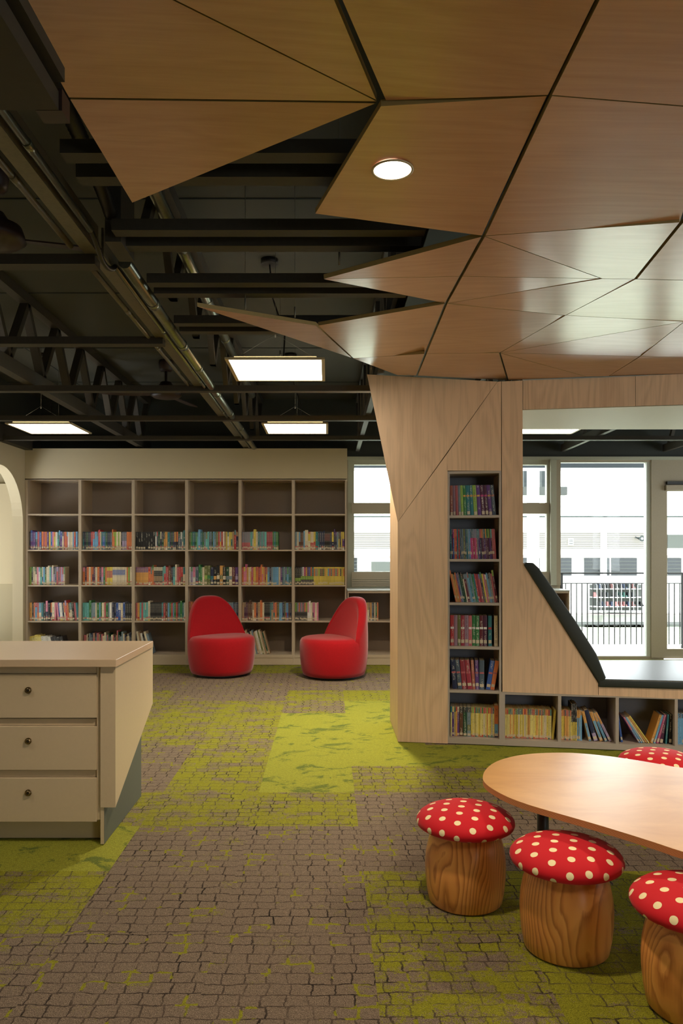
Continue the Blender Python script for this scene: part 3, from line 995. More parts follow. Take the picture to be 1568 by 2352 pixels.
canopy(['v', 'q', 'x', 'w'], 'plywood ceiling panel resting directly on top of the nook column')
canopy(['m', 'l', 'v', 'j'], 'plywood ceiling panel joined to the far thin spike')
canopy(['j', 'v', 'w', 'jj'], 'small plywood ceiling panel over the column wing')
canopy(['tip', 'm', 'j'], 'long thin plywood spike hanging by wires in front of the square lights')

# downlight in its panel
def downlight(px, py, h, label, energy, inpanel=None, radius=.056, spot=True, col=(1.0, .80, .58)):
    D = h * F / (CY - py)
    c = at(px, py, D)
    return downlight_at(c, label, energy, radius, col)
def downlight_at(c, label, energy, radius=.056, col=(1.0, .80, .58), angle=2.3, tilt=None, blend=.6):
    r = thing('downlight', label, 'light', tuple(c), group='round ceiling downlights')
    m = MB(); m.lathe([(radius + .006, 0.0), (radius + .006, -.003), (radius, -.0035), (radius - .002, 0.002)], 'light_frame', 40, close=False); m.v = [(v[0] + c.x, v[1] + c.y, v[2] + c.z) for v in m.v]
    q1 = m.build('trim_ring', r)
    m = MB(); m.lathe([(0.0005, -.0015), (radius - .001, -.0015)], 'downlight_glow', 40, close=False); m.v = [(v[0] + c.x, v[1] + c.y, v[2] + c.z) for v in m.v]
    q2 = m.build('diffuser', r)
    if tilt is not None:
        q = Vector((0, 0, 1)).rotation_difference(tilt)
        r.rotation_mode = 'QUATERNION'; r.rotation_quaternion = q
    lo = lamp('lamp', 'SPOT', (0, 0, -.03), energy, col, size=.05, parent=r)
    lo.data.spot_size = angle; lo.data.spot_blend = blend
    return r

# ------------------------------------------------------------------ back bookcases: six tall units and a low run under the window
S_ = F / D_CASE
def bx(x): return (x - CX) / S_
def bz(y): return H + (CY - y) / S_
CD = .43
Z_TOPC = bz(1099.5)
verts_x = [58.3, 183.2, 305.6, 428.2, 550.6, 673.1, 795.6]
ROWY = [1182, 1264.2, 1345.5, 1427.8]         # shelf middles
ZB_IN, ZB_OUT = bz(1504), bz(1511)
BT = .0155
case_places = ['against the white arched wall', 'second from the arched wall', 'third from the arched wall', 'fourth from the arched wall, behind a red chair', 'fifth from the arched wall, between red chairs', 'at the window end']
cells = {}
for c in range(6):
    x0, x1 = bx(verts_x[c]) + .0006, bx(verts_x[c + 1]) - .0006
    if c == 0: x0 = X_LEFT + .002
    r = thing('bookcase', 'tall grey bookcase unit of five shelves, ' + case_places[c], 'bookcase', ((x0 + x1) / 2, D_CASE + CD / 2, 0), 'tall bookcases along the far wall')
    xi0 = x0 + (BT if c else .03)
    A = 'shelf_laminate'
    MB().box(x0, xi0, D_CASE, D_CASE + CD, .004, Z_TOPC, A).build('side_board', r)
    MB().box(x1 - BT, x1, D_CASE, D_CASE + CD, .004, Z_TOPC, A).build('side_board', r)
    MB().box(xi0, x1 - BT, D_CASE, D_CASE + CD, Z_TOPC - .017, Z_TOPC, A).build('top_board', r)
    for k, y in enumerate(ROWY):
        z = bz(y)
        MB().box(xi0, x1 - BT, D_CASE + .003, D_CASE + CD - .01, z - .0085, z + .0085, A).build('shelf', r)
        cells[(c, k)] = (xi0, x1 - BT, z + .0086)
    MB().box(xi0, x1 - BT, D_CASE + .003, D_CASE + CD - .01, ZB_OUT, ZB_IN, A).build('bottom_board', r)
    cells[(c, 4)] = (xi0, x1 - BT, ZB_IN + .0001)
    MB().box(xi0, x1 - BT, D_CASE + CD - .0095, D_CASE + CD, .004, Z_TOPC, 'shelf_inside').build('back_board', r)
    MB().box(xi0, x1 - BT, D_CASE + .008, D_CASE + .024, .004, ZB_OUT - .0005, A).build('plinth', r)
# the cells have row 0 = empty top; books stand on ROWY[1..3] and the bottom board
zl = bz(1358)
lowx = [797.5, 925, 1055, 1185, 1308]
for c in range(4):
    x0, x1 = bx(lowx[c]), bx(lowx[c + 1]) - .0008
    r = thing('low_bookcase', ('low grey bookcase unit beneath the window beside the tall bookcases', 'low grey bookcase unit behind the nook column', 'low grey bookcase unit under the middle of the window', 'low grey bookcase unit ending beside the glazed opening')[c], 'bookcase', ((x0 + x1) / 2, D_CASE + .22, 0), 'low bookcases beneath the window')
    A = 'shelf_laminate'
    MB().box(x0, x0 + BT, D_CASE, D_CASE + CD, .004, zl, A).build('side_board', r)
    MB().box(x1 - BT, x1, D_CASE, D_CASE + CD, .004, zl, A).build('side_board', r)
    MB().box(x0 + BT, x1 - BT, D_CASE, D_CASE + CD, zl - .022, zl, A).build('top_board', r)
    z = bz(1427.8)
    MB().box(x0 + BT, x1 - BT, D_CASE + .003, D_CASE + CD - .01, z - .0085, z + .0085, A).build('shelf', r)
    MB().box(x0 + BT, x1 - BT, D_CASE + .003, D_CASE + CD - .01, ZB_OUT, ZB_IN, A).build('bottom_board', r)
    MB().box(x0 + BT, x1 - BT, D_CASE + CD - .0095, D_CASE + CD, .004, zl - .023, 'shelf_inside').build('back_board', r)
    MB().box(x0 + BT, x1 - BT, D_CASE + .008, D_CASE + .024, .004, ZB_OUT - .0005, A).build('plinth', r)
    cells[('low', c)] = (x0 + BT, x1 - BT, z + .0086)
mb = MB(); mb.box(bx(797.5), bx(1308), D_CASE - .01, D_WIN + .005, zl + .001, zl + .014, 'frame_light'); struct(mb, 'window_sill')

# ------------------------------------------------------------------ the drawer desk at the left
desk = thing('drawer_cabinet', 'cream counter unit with three lockable drawers and a sloping side panel', 'cabinet', (-1.35, 3.7, 0))
YF = H * F / 671                               # front of the standing side board
X_S = -513 / F * YF
def dz(y, D=YF): return H + (CY - y) / F * D
def dx(x, D=YF): return (x - CX) / F * D
# worktop
D1 = YF - .03
ZT = dz(1515, D1)
D2 = (H - ZT) * F / (1472 - CY)
XT = dx(266.5, D1)
MB().box(-2.6, XT, D1, D2, ZT - .033, ZT, 'desk_top').build('worktop', desk, bevel=.002)
# sloping side panel, 62 mm thick
Yp = YF - .008
XP1 = dx(265, Yp); XP0 = dx(230.5, Yp)
def on_x(px, py, X):
    D = X * F / (px - CX); return (D, H + (CY - py) / F * D)
b1_, b2_ = on_x(265, 1855, XP1), on_x(350.7, 1615.5, XP1)
poly = [(Yp, b1_[1]), (b2_[0], b2_[1]), (b2_[0], ZT - .034), (Yp, ZT - .034)]
MB().prism([(XP1, y, z) for y, z in poly], (XP0 - XP1, 0, 0), 'desk_laminate').build('side_panel', desk, bevel=.001)
# dark standing board with a pale front edge
XS1 = dx(239.3); XS0 = dx(230.6)
Dend = -XS1 * F / (CX - 324.3)
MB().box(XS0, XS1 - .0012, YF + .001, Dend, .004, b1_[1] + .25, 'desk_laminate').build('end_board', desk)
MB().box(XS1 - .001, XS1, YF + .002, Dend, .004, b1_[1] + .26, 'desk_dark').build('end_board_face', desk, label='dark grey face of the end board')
# carcass
XC = dx(223, YF + .01)
MB().box(-2.55, XC, YF + .03, Dend + .1, .11, ZT - .034, 'desk_laminate').build('carcass', desk)
MB().box(XC + .0005, XS0 - .0005, YF + .006, Dend, .11, ZT - .035, 'desk_laminate').build('filler_strip', desk)
MB().box(-2.55, XS0 - .001, YF + .075, Dend, .004, .109, 'desk_laminate').build('plinth', desk)
xr = dx(221.6, YF); xl = xr - .585
MB().box(xl, xr, YF + .012, YF + .029, dz(1547.5, YF), ZT - .036, 'desk_laminate').build('top_rail', desk)
for i, (ya, yb, yk) in enumerate(((1548.6, 1649, 1585), (1668.5, 1769, 1701.5), (1787.6, 1887.8, 1820))):
    for s in (0, 1):
        xr_ = xr - s * .59; xl_ = xr_ - .585
        d = MB().box(xl_, xr_, YF, YF + .018, dz(yb), dz(ya), 'desk_laminate').build('drawer', desk, bevel=.0015)
        MB().box(xl_, xr_, YF + .0185, YF + .029, dz(ya) + .001, dz(ya) + .03, 'desk_laminate').build('finger_rail', d)
        kx = dx(66) - s * .59; kz = dz(yk)
        m = MB(); m.tube([(kx, YF - .002, kz), (kx, YF - .009, kz)], .0145, 'nickel', 20); m.tube([(kx, YF - .009, kz), (kx, YF - .014, kz)], [.012, .009], 'nickel', 20)
        m.tube([(kx, YF - .014, kz), (kx, YF - .0155, kz)], .0055, 'black_metal', 12)
        m.box(kx - .0008, kx + .0008, YF - .0165, YF - .0155, kz - .004, kz + .004, 'nickel')
        m.build('lock', d, label='round nickel drawer lock')

# ------------------------------------------------------------------ red lounge chairs
def chair(label, c, bdir, group='red lounge chairs'):
    """drum seat with a wrap-round rounded back; the back points along +y before turning"""
    r = thing('lounge_chair', label, 'chair', (0, 0, 0), group)
    m = MB()
    prof = [(.02, .024), (.295, .024), (.318, .032), (.334, .075), (.347, .16), (.355, .25), (.356, .33), (.352, .375), (.338, .402), (.31, .415), (.24, .42), (.12, .423), (.0005, .424)]
    m.lathe(prof, 'chair_wool', 64)
    m.build('seat', r, weld=True)
    m = MB(); m.lathe([(.02, .002), (.262, .002), (.262, .026), (.02, .026)], 'chair_foot', 40, smooth=False); m.build('base', r)
    # back: the rear part of the drum carried up, its front a leaning, gently hollow face
    NT_ = 48
    TM = .338
    rows = []
    def out_y(t, z):
        R = .356 - .02 * max(0.0, (z - .42) / .42) ** 1.5
        return math.sqrt(max(0.0, R * R - t * t))
    def in_y(t, z):
        k = max(0.0, min(1.0, (z - .41) / .42))
        return .095 + .125 * k - .03 * (t / TM) ** 2 * (1 - k)
    for it in range(NT_ + 1):
        t = -TM * math.cos(PI * it / NT_)
        q = abs(t) / TM
        top = .412 + .415 * max(0.0, 1 - q ** 2.9) ** .88
        rho = min(.062, max(.003, (top - .405) * .5))
        ring = []
        zo = [.30 + (top - rho - .30) * i / 9 for i in range(10)]
        for z in zo: ring.append(Vector((t, out_y(t, z) + .0008, z)))
        yo, yi = out_y(t, top - rho) + .0008, in_y(t, top - rho)
        if yi > yo - .01: yi = yo - .01
        c_, hw = (yo + yi) / 2, (yo - yi) / 2
        for i in range(1, 12):
            an = PI * i / 12
            ring.append(Vector((t, c_ + hw * math.copysign(abs(math.cos(an)) ** .7, math.cos(an)), top - rho + rho * math.sin(an) ** .8)))
        for z in reversed(zo):
            zz = max(z, .36)
            ring.append(Vector((t, min(in_y(t, zz), out_y(t, zz) - .006), zz)))
        rows.append(ring)
    m = MB()
    for a_, b_ in zip(rows, rows[1:]):
        for i in range(len(a_) - 1):
            m.face([a_[i], a_[i + 1], b_[i + 1], b_[i]], 'chair_wool', smooth=True)
    m.face(rows[0], 'chair_wool'); m.face(list(reversed(rows[-1])), 'chair_wool')
    m.build('backrest', r, weld=True)
    r.location = (c[0], c[1], 0); r.rotation_euler = (0, 0, bdir)
    return r
chair('red fabric tub chair with its back toward the arch side, by the drawer counter', (-1.125, 8.2), math.radians(38))
chair('red fabric tub chair with its back toward the nook column and window', (.065, 8.06), math.radians(-62))

# ------------------------------------------------------------------ toadstool seats and the low table
def stool():
    r = thing('toadstool_stool', None, 'stool', (0, 0, 0), 'toadstool stools around the table')
    m = MB()
    m.lathe([(.001, .001), (.126, .001), (.134, .008), (.142, .05), (.147, .10), (.148, .14), (.145, .18), (.137, .22), (.126, .255), (.118, .275), (.001, .276)], 'stump_wood', 72)
    m.build('trunk', r, weld=True)
    m = MB()
    prof = [(.10, .2765), (.14, .274), (.163, .274), (.176, .282), (.1805, .293), (.179, .304), (.171, .316), (.152, .330), (.125, .341), (.09, .349), (.05, .3535), (.0006, .355)]
    m.lathe(prof, 'cap_fabric', 96, uvf=True)
    m.build('cushion_cap', r)
    return r
spots = [((.511, 2.87), .3, 'red dotted toadstool stool with swirling grain, farthest along the table from the front'),
         ((.779, 2.525), 2.2, 'whole red dotted toadstool stool in front of the plywood table, straight grained trunk'),
         ((1.046, 2.19), 4.0, 'red dotted toadstool stool cut by the lower right edge of the photo'),
         ((1.565, 3.66), 5.2, 'red dotted toadstool stool on the far side of the table near the bookshelf')]
s_proto = stool()
for i, ((x, y), rz, lb) in enumerate(spots):
    o = s_proto if i == 0 else copy_tree(s_proto)
    o.location = (x, y, 0); o.rotation_euler = (0, 0, rz); o['label'] = lb

ZTB = .42
def tp(x, y): return floor_pt(x, y, ZTB)
outline_px = [(1107, 1787), (1112, 1770), (1130, 1753), (1160, 1741), (1205, 1732), (1262, 1728.5), (1320, 1729), (1385, 1735), (1450, 1744), (1510, 1754), (1568, 1765)]
near_px = [(1568, 1957), (1510, 1937), (1450, 1918), (1390, 1899.5), (1330, 1882), (1270, 1865), (1215, 1849), (1170, 1833), (1135, 1815), (1114, 1800)]
far3 = [tp(*p) for p in outline_px]; near3 = [tp(*p) for p in near_px]
# closing arc beyond the right edge
a_, b_ = far3[-1], near3[0]
arc = [Vector((a_.x + .25, a_.y - .06, ZTB)), Vector((a_.x + .42, a_.y - .24, ZTB)), Vector((a_.x + .45, a_.y - .48, ZTB)), Vector((a_.x + .36, b_.y - .12, ZTB)), Vector((a_.x + .16, b_.y - .28, ZTB)), Vector((b_.x + .18, b_.y - .20, ZTB))]
loop = far3 + arc + near3
def smooth_loop(L, it=2):
    for _ in range(it):
        o = []
        for i in range(len(L)):
            a_, b_ = L[i], L[(i + 1) % len(L)]
            o += [a_ * .75 + b_ * .25, a_ * .25 + b_ * .75]
        L = o
    return L
loop = smooth_loop(loop, 2)
tb = thing('activity_table', 'low rounded plywood table with dark steel legs, stools pushed around it', 'table', (1.25, 2.5, 0))
m = MB(); m.prism(loop, (0, 0, -.0015), 'table_laminate', 'table_laminate'); m.build('table_top', tb)
m = MB(); m.prism([p - Vector((0, 0, .0016)) for p in loop], (0, 0, -.0205), 'ply_edge', 'ply_edge'); m.build('table_edge', tb, label='layered plywood edge of the table top')
for (x, y) in ((.83, 2.98), (1.255, 2.05), (1.52, 2.65)):
    m = MB(); m.tube([(x, y, .003), (x, y, ZTB - .0225)], .022, 'grey_metal', 20)
    m.tube([(x, y, .002), (x, y, .012)], .03, 'black_metal', 20)
    m.tube([(x, y, ZTB - .028), (x, y, ZTB - .0224)], .05, 'grey_metal', 20)
    m.build('leg', tb)

# ------------------------------------------------------------------ books
PAL = {
 'terracotta': (176, 92, 66), 'orange': (226, 118, 34), 'amber': (226, 160, 52), 'yellow': (226, 200, 40), 'lemon': (232, 214, 110), 'cream': (224, 208, 172), 'white': (232, 228, 218),
 'red': (196, 34, 34), 'crimson': (160, 30, 56), 'maroon': (104, 20, 40), 'rose': (198, 92, 96), 'pink': (222, 120, 150), 'magenta': (196, 40, 120), 'mauve': (160, 120, 140),
 'lilac': (170, 150, 190), 'purple': (96, 50, 130), 'plum': (84, 30, 66), 'navy': (30, 40, 76), 'blue': (36, 86, 170), 'sky': (96, 166, 210), 'teal': (20, 116, 124), 'aqua': (90, 186, 180),
 'slate': (74, 92, 110), 'steel': (120, 144, 156), 'green': (44, 130, 62), 'lime': (150, 190, 60), 'olive': (110, 116, 50), 'forest': (22, 78, 50), 'brown': (104, 62, 36), 'tan': (176, 142, 100),
 'grey': (130, 126, 120), 'black': (24, 22, 24), 'charcoal': (54, 52, 54),
}
def muted(c):
    g_ = sum(c) / 3
    return tuple(v * .82 + g_ * .18 for v in c)
PAL = {k: muted(rgb(*v)) for k, v in PAL.items()}
NUM = ['first', 'second', 'third', 'fourth', 'fifth', 'sixth', 'seventh', 'eighth', 'ninth', 'tenth', 'eleventh', 'twelfth', 'thirteenth', 'fourteenth', 'fifteenth', 'sixteenth', 'seventeenth', 'eighteenth', 'nineteenth', 'twentieth']
TENS = ['', '', 'twenty', 'thirty', 'forty']
def ordn(i):
    if i < 20: return NUM[i]
    t, u = divmod(i + 1, 10)
    if u == 0: return {2: 'twentieth', 3: 'thirtieth', 4: 'fortieth'}[t]
    return TENS[t] + '-' + NUM[u - 1]
def geometry(m, w, h, d, col, bands, M):
    """cover (two boards and a banded spine); M places it"""
    def P(x, y, z): return M @ Vector((x, y, z))
    t = min(.0016, w * .16)
    br = col[0] * .3 + col[1] * .6 + col[2] * .1
    txt = (.03, .03, .03) if br > .22 else (.8, .76, .62)
    # boards with thickness
    for x0, x1 in ((0, t), (w - t, w)):
        q = [(x0, .001, 0), (x1, .001, 0), (x1, d, 0), (x0, d, 0)]
        b = [P(*p) for p in q]; tt = [P(p[0], p[1], h) for p in q]
        for i in range(4):
            m.face([b[i], b[(i + 1) % 4], tt[(i + 1) % 4], tt[i]], 'book_cover', col, col)
        m.face(list(reversed(b)), 'book_cover', col, col); m.face(tt, 'book_cover', col, col)
    # spine, slightly rounded: three facets, split in bands
    cuts = sorted(set([0.0, 1.0] + [v for b in bands for v in b[:2]]))
    xs = [(0, .0015), (w * .25, 0), (w * .75, 0), (w, .0015)]
    for v0, v1 in zip(cuts, cuts[1:]):
        c = col
        for b in bands:
            if v0 >= b[0] - 1e-6 and v1 <= b[1] + 1e-6: c = b[2]
        tc = txt if c is col else ((.03, .03, .03) if c[0] * .3 + c[1] * .6 + c[2] * .1 > .22 else (.8, .76, .62))
        for (xa, ya), (xb, yb) in zip(xs, xs[1:]):
            m.face([P(xa, ya, v0 * h), P(xb, yb, v0 * h), P(xb, yb, v1 * h), P(xa, ya, v1 * h)], 'book_cover', c, tc,
                   [(xa / w, v0 * h), (xb / w, v0 * h), (xb / w, v1 * h), (xa / w, v1 * h)])
    return t
def pages(m, w, h, d, t, M):
    q = [(t, .002, .002), (w - t, .002, .002), (w - t, d - .003, .002), (t, d - .003, .002)]
    m.hexa([M @ Vector(p) for p in q], [M @ Vector((p[0], p[1], h - .003)) for p in q], 'paper')
def stick(m, w, h, v0, v1, M, red=False):
    q = [(w * .1, -.0006, v0), (w * .9, -.0006, v0), (w * .9, .001, v0), (w * .1, .001, v0)]
    m.hexa([M @ Vector(p) for p in q], [M @ Vector((p[0], p[1], v1)) for p in q], 'sticker')
BOOKS = []      # every book of the room, sorted by size afterwards
def shelf_row(frame, x0, x1, z, depth_off, specs, h, where, group, tilt=(0, 0), jit=.0, bh=.0, dd=.15, sticker=True, gap=0.0, stv=None):
    """specs: list of (weight, colour, [band colour...], opts). frame(s, d, z) -> place; books from x0 to x1"""
    tot = sum(s[0] for s in specs)
    ti = [(s[3] if len(s) > 3 else {}).get('tilt', tilt[0] + (tilt[1] - tilt[0]) * (i / max(1, len(specs) - 1))) for i, s in enumerate(specs)]
    for i, s in enumerate(specs):
        if s[1] is None: ti[i] = None
    # a book that leans more than its neighbour needs room at its foot
    ex = [0.0 if (a_ is None or b_ is None) else max(0.0, h * 1.05 * (math.sin(math.radians(b_)) - math.sin(math.radians(a_)))) for a_, b_ in zip(ti, ti[1:])] + [0.0]
    k = (x1 - x0 - sum(ex)) / tot
    x = x0; idx = 0
    n_real = max(1, len(specs))
    for i, sp in enumerate(specs):
        wt, cn = sp[0], sp[1]
        wfull = wt * k
        if cn is None:
            x += wfull; continue
        o = sp[3] if len(sp) > 3 else {}
        tl = o.get('tilt', tilt[0] + (tilt[1] - tilt[0]) * (i / max(1, len(specs) - 1)))
        a = math.radians(tl)
        hh = h * o.get('h', 1.0) * (1 + random.uniform(-jit, jit))
        w = wfull * math.cos(a) * .965
        base = PAL[cn]
        kc = random.uniform(.88, 1.12)
        col = tuple(min(1, c * kc) for c in base)
        bands = []
        for b in (sp[2] if len(sp) > 2 and sp[2] else []):
            bands.append((b[0], b[1], PAL[b[2]]))
        BOOKS.append(dict(frame=frame, x=x, z=z, d=depth_off + random.uniform(0, .006) * (1 if jit else .4), w=w, wf=wfull, h=hh, a=a, dd=dd, col=col, cn=cn, bands=bands, where=where, group=group, idx=idx,
                          sticker=sticker and not o.get('nost'), st=(stv or (.06, .16)), text=o.get('text'), dot=o.get('dot'), redst=random.random() < .25))
        x += wfull + ex[i]; idx += 1

def fr_nook(s, d, z): return sp_(s, d, z)
def fr_case(s, d, z): return Vector((s, D_CASE + d, z))

# ---- nook column, from the top cell down
def colx(a_, b_, y): return s_of(a_), s_of(b_)
G_C = 'books in the nook column'
dot = [(.62, .68, 'amber')]
hpx = lambda px: px * D0 / F * .985
a_, b_ = s_of(1034), s_of(1140.5)
r1 = [(40, 'terracotta'), (36, 'mauve'), (37, 'rose'), (34, 'steel'), (35, 'lime'), (42, 'green', dot), (52, 'teal', dot), (44, 'teal', dot), (52, 'lime', dot), (52, 'purple', dot),
      (52, 'plum', [(.62, .68, 'magenta')], {'text': 'DRAMA'}), (48, 'plum', [(.62, .68, 'magenta')]), (50, 'mauve', dot), (50, 'slate', [(.62, .68, 'terracotta')], {'text': 'GHOSTS'})]
r1[12] = (50, 'purple', dot)
shelf_row(fr_nook, a_, b_, COLZ[0] + .0087, .045, r1, hpx(69), 'top cell of the nook column', G_C, tilt=(1.0, 5.5), bh=0, stv=(.02, .13))
seq = ['teal', 'plum', 'blue', 'orange', 'red', 'teal', 'red', 'slate', 'slate', 'steel', 'olive', 'slate', 'teal', 'steel', 'sky', 'magenta', 'magenta', 'crimson', 'magenta', 'rose', 'slate', 'purple', 'navy', 'plum', 'plum', 'purple', 'plum', 'plum', 'plum', 'purple', 'plum', 'rose', 'rose']
r2 = []
tops = {23: 'orange', 24: 'tan', 25: 'teal', 26: 'amber', 27: 'green', 28: 'lime', 29: 'olive', 30: 'aqua', 2: 'magenta'}
for i, c in enumerate(seq):
    r2.append((1.0 if i < 31 else 1.25, c, [(.70, 1.0, tops[i])] if i in tops else [(.7, 1.0, random.choice(['teal', 'rose', 'steel']))] if 14 < i < 23 else None))
shelf_row(fr_nook, s_of(1034), s_of(1141), COLZ[1] + .0087, .045, r2, hpx(68.5), 'second cell of the nook column', G_C, tilt=(.8, 3.6), stv=(.16, .25), dd=.16)
seq = ['orange', 'amber', 'amber', 'orange', 'purple', 'steel', 'forest', 'forest', 'cream', 'maroon', 'steel', 'sky', 'teal', 'steel', 'green', 'teal', 'red', 'crimson', 'rose', 'charcoal', 'yellow', 'pink', 'tan', 'sky', 'steel', 'grey', 'rose', 'maroon']
r3 = [(1 + (.5 if c in ('maroon', 'crimson', 'charcoal') else 0), c, [(.82, 1, random.choice(list(PAL)))] if random.random() < .3 else None, {'h': 1.12 if i < 1 or i == 27 else 1 + random.uniform(-.03, .05)}) for i, c in enumerate(seq)]
shelf_row(fr_nook, s_of(1046), s_of(1145), COLZ[2] + .0087, .045, r3, hpx(66), 'third cell of the nook column', G_C, tilt=(11.5, 9), stv=(.12, .2), dd=.17)
dt = [(.55, .62, 'white')]
r4 = [(60, 'red', dt), (56, 'mauve'), (50, 'olive'), (62, 'crimson', dt), (62, 'mauve'), (54, 'rose', dt), (58, 'green', dt), (60, 'green', dt), (62, 'maroon', dt), (60, 'plum', dt), (14, None), (60, 'teal', [(.55, .62, 'red')]), (36, None), (56, 'cream')]
shelf_row(fr_nook, s_of(1034), s_of(1144), COLZ[3] + .0087, .045, r4, hpx(69.5), 'fourth cell of the nook column', G_C, tilt=(.3, .3), jit=.008, stv=(.09, .2))
pk = [(.54, .60, 'rose')]
r5 = [(76, 'navy', pk, {'tilt': 5}), (72, 'slate', pk, {'tilt': 6}), (78, 'crimson', pk, {'tilt': 5}), (80, 'crimson', pk, {'tilt': 6}), (50, 'terracotta', pk, {'tilt': 4}), (60, 'purple', pk, {'tilt': 2}), (82, 'slate', pk, {'tilt': 0}), (18, None), (74, 'blue', pk, {'tilt': -9}), (66, 'orange', pk, {'tilt': -9.5}), (60, None)]
shelf_row(fr_nook, s_of(1039.5), s_of(1144), COLZ[4] + .0087, .045, r5, hpx(67), 'fifth cell of the nook column', G_C, stv=(.1, .2))
ycol = ['lemon', 'yellow', 'cream', 'amber', 'lemon']
def series(n_, seed, tops_=('red', 'crimson', 'green', 'teal', 'orange', 'slate', 'rose', 'lime', 'olive')):
    rr = random.Random(seed); out = []
    for i in range(n_):
        c = rr.choice(ycol); t_ = rr.choice(tops_)
        out.append((rr.choice([.9, 1, 1.1]), c, [(.80, 1.0, t_), (0, .07, rr.choice(['red', 'orange', 'rose', 'teal']))]))
    return out
r6 = [(26, 'teal', [(0, .8, 'lemon')]), (36, 'purple', [(.82, 1, 'lemon')]), (24, 'lemon', [(.82, 1, 'teal')]), (24, 'amber', [(.85, 1, 'red')]), (34, 'purple', [(.82, 1, 'cream')]), (60, 'brown', [(.8, 1, 'charcoal')]), (62, 'forest', [(.82, 1, 'charcoal')]), (62, 'steel', [(.82, 1, 'charcoal'), (.2, .4, 'olive')])]
r6 += [(24 * s[0], s[1], s[2]) for s in series(15, 3)]
r6 += [(66, 'orange', [(.1, .42, 'sky'), (0, .1, 'navy')], {'h': 1.08})]
shelf_row(fr_nook, s_of(1034), s_of(1145.5), COLZ[5] + .001, .05, r6, hpx(67), 'bottom cell of the nook column', G_C, jit=.006, stv=(.03, .11))
G_L = 'books in the low cells under the seat'
z_l = zbs + .001
sh = hpx(67)
a_, b_ = lows[0]
shelf_row(fr_nook, a_ + .004, s_of(1268), z_l, .05, series(31, 5), sh, 'low cell beside the nook column', G_L, jit=.01, tilt=(0, -.5), stv=(.04, .12))
shelf_row(fr_nook, s_of(1268), s_of(1273.5), z_l, .05, [(1, 'yellow', None, {'tilt': -5})], sh, 'leaning end of the first low cell', G_L)
a_, b_ = lows[1]
r = [(s[0] * 10, s[1], s[2]) for s in series(8, 8, ('orange', 'rose', 'red', 'slate'))] + [(14, 'charcoal', [(0, .5, 'yellow')], {'h': 1.22})] * 3 + [(12, 'amber', [(0, .75, 'sky')]), (12, 'amber', [(0, .75, 'sky')]), (12, 'sky', [(.85, 1, 'amber')])]
shelf_row(fr_nook, a_ + .003, s_of(1339), z_l, .05, r, sh, 'second low cell, standing', G_L, jit=.01, stv=(.04, .13))
r = [(14, 'amber', [(0, .6, 'sky')], {'tilt': 13}), (22, 'navy', [(0, .25, 'lilac')], {'tilt': 17, 'h': 1.06}), (16, 'amber', [(.1, .7, 'sky')], {'tilt': 20}), (13, 'sky', [(.7, 1, 'amber')], {'tilt': 23}), (13, 'lilac', [(.6, 1, 'amber')], {'tilt': 26, 'h': 1.05})]
shelf_row(fr_nook, s_of(1354.5), s_of(1409), z_l, .05, r, sh, 'second low cell, leaning', G_L, stv=(.04, .13))
a_, b_ = lows[2]
shelf_row(fr_nook, a_ + .024, a_ + .036, z_l, .05, [(1, 'blue', None, {'tilt': 8})], sh, 'third low cell beside the divider', G_L)
r = [(10, 'pink', [(0, .5, 'sky')], {'tilt': 31}), (10, 'sky', None, {'tilt': 32}), (10, 'cream', None, {'tilt': 33, 'h': 1.03}), (10, 'amber', None, {'tilt': 34, 'h': 1.05}), (10, 'yellow', None, {'tilt': 35, 'h': 1.1})]
shelf_row(fr_nook, a_ + .135, a_ + .205, z_l, .05, r, hpx(64), 'third low cell, thin slanting stack', G_L, stv=(.04, .12), dd=.17)
r = [(14, 'amber', [(.55, 1, 'amber')], {'tilt': -17}), (12, 'sky', None, {'tilt': -16}), (15, 'magenta', None, {'tilt': -15}), (4, None), (20, 'plum', None, {'tilt': -8}), (10, 'teal', None, {'tilt': -4}), (17, 'black', None, {'tilt': -1}), (3, None)]
shelf_row(fr_nook, a_ + .205, b_ - .002, z_l, .05, r, sh * .97, 'third low cell, leaning on the divider', G_L, stv=(.04, .16))
a_, b_ = lows[3]
shelf_row(fr_nook, a_ + .003, a_ + .18, z_l, .05, [(12, 'sky', [(.85, 1, 'slate')])] * 10, sh, 'low cell at the right edge of the photo', G_L, jit=.01)

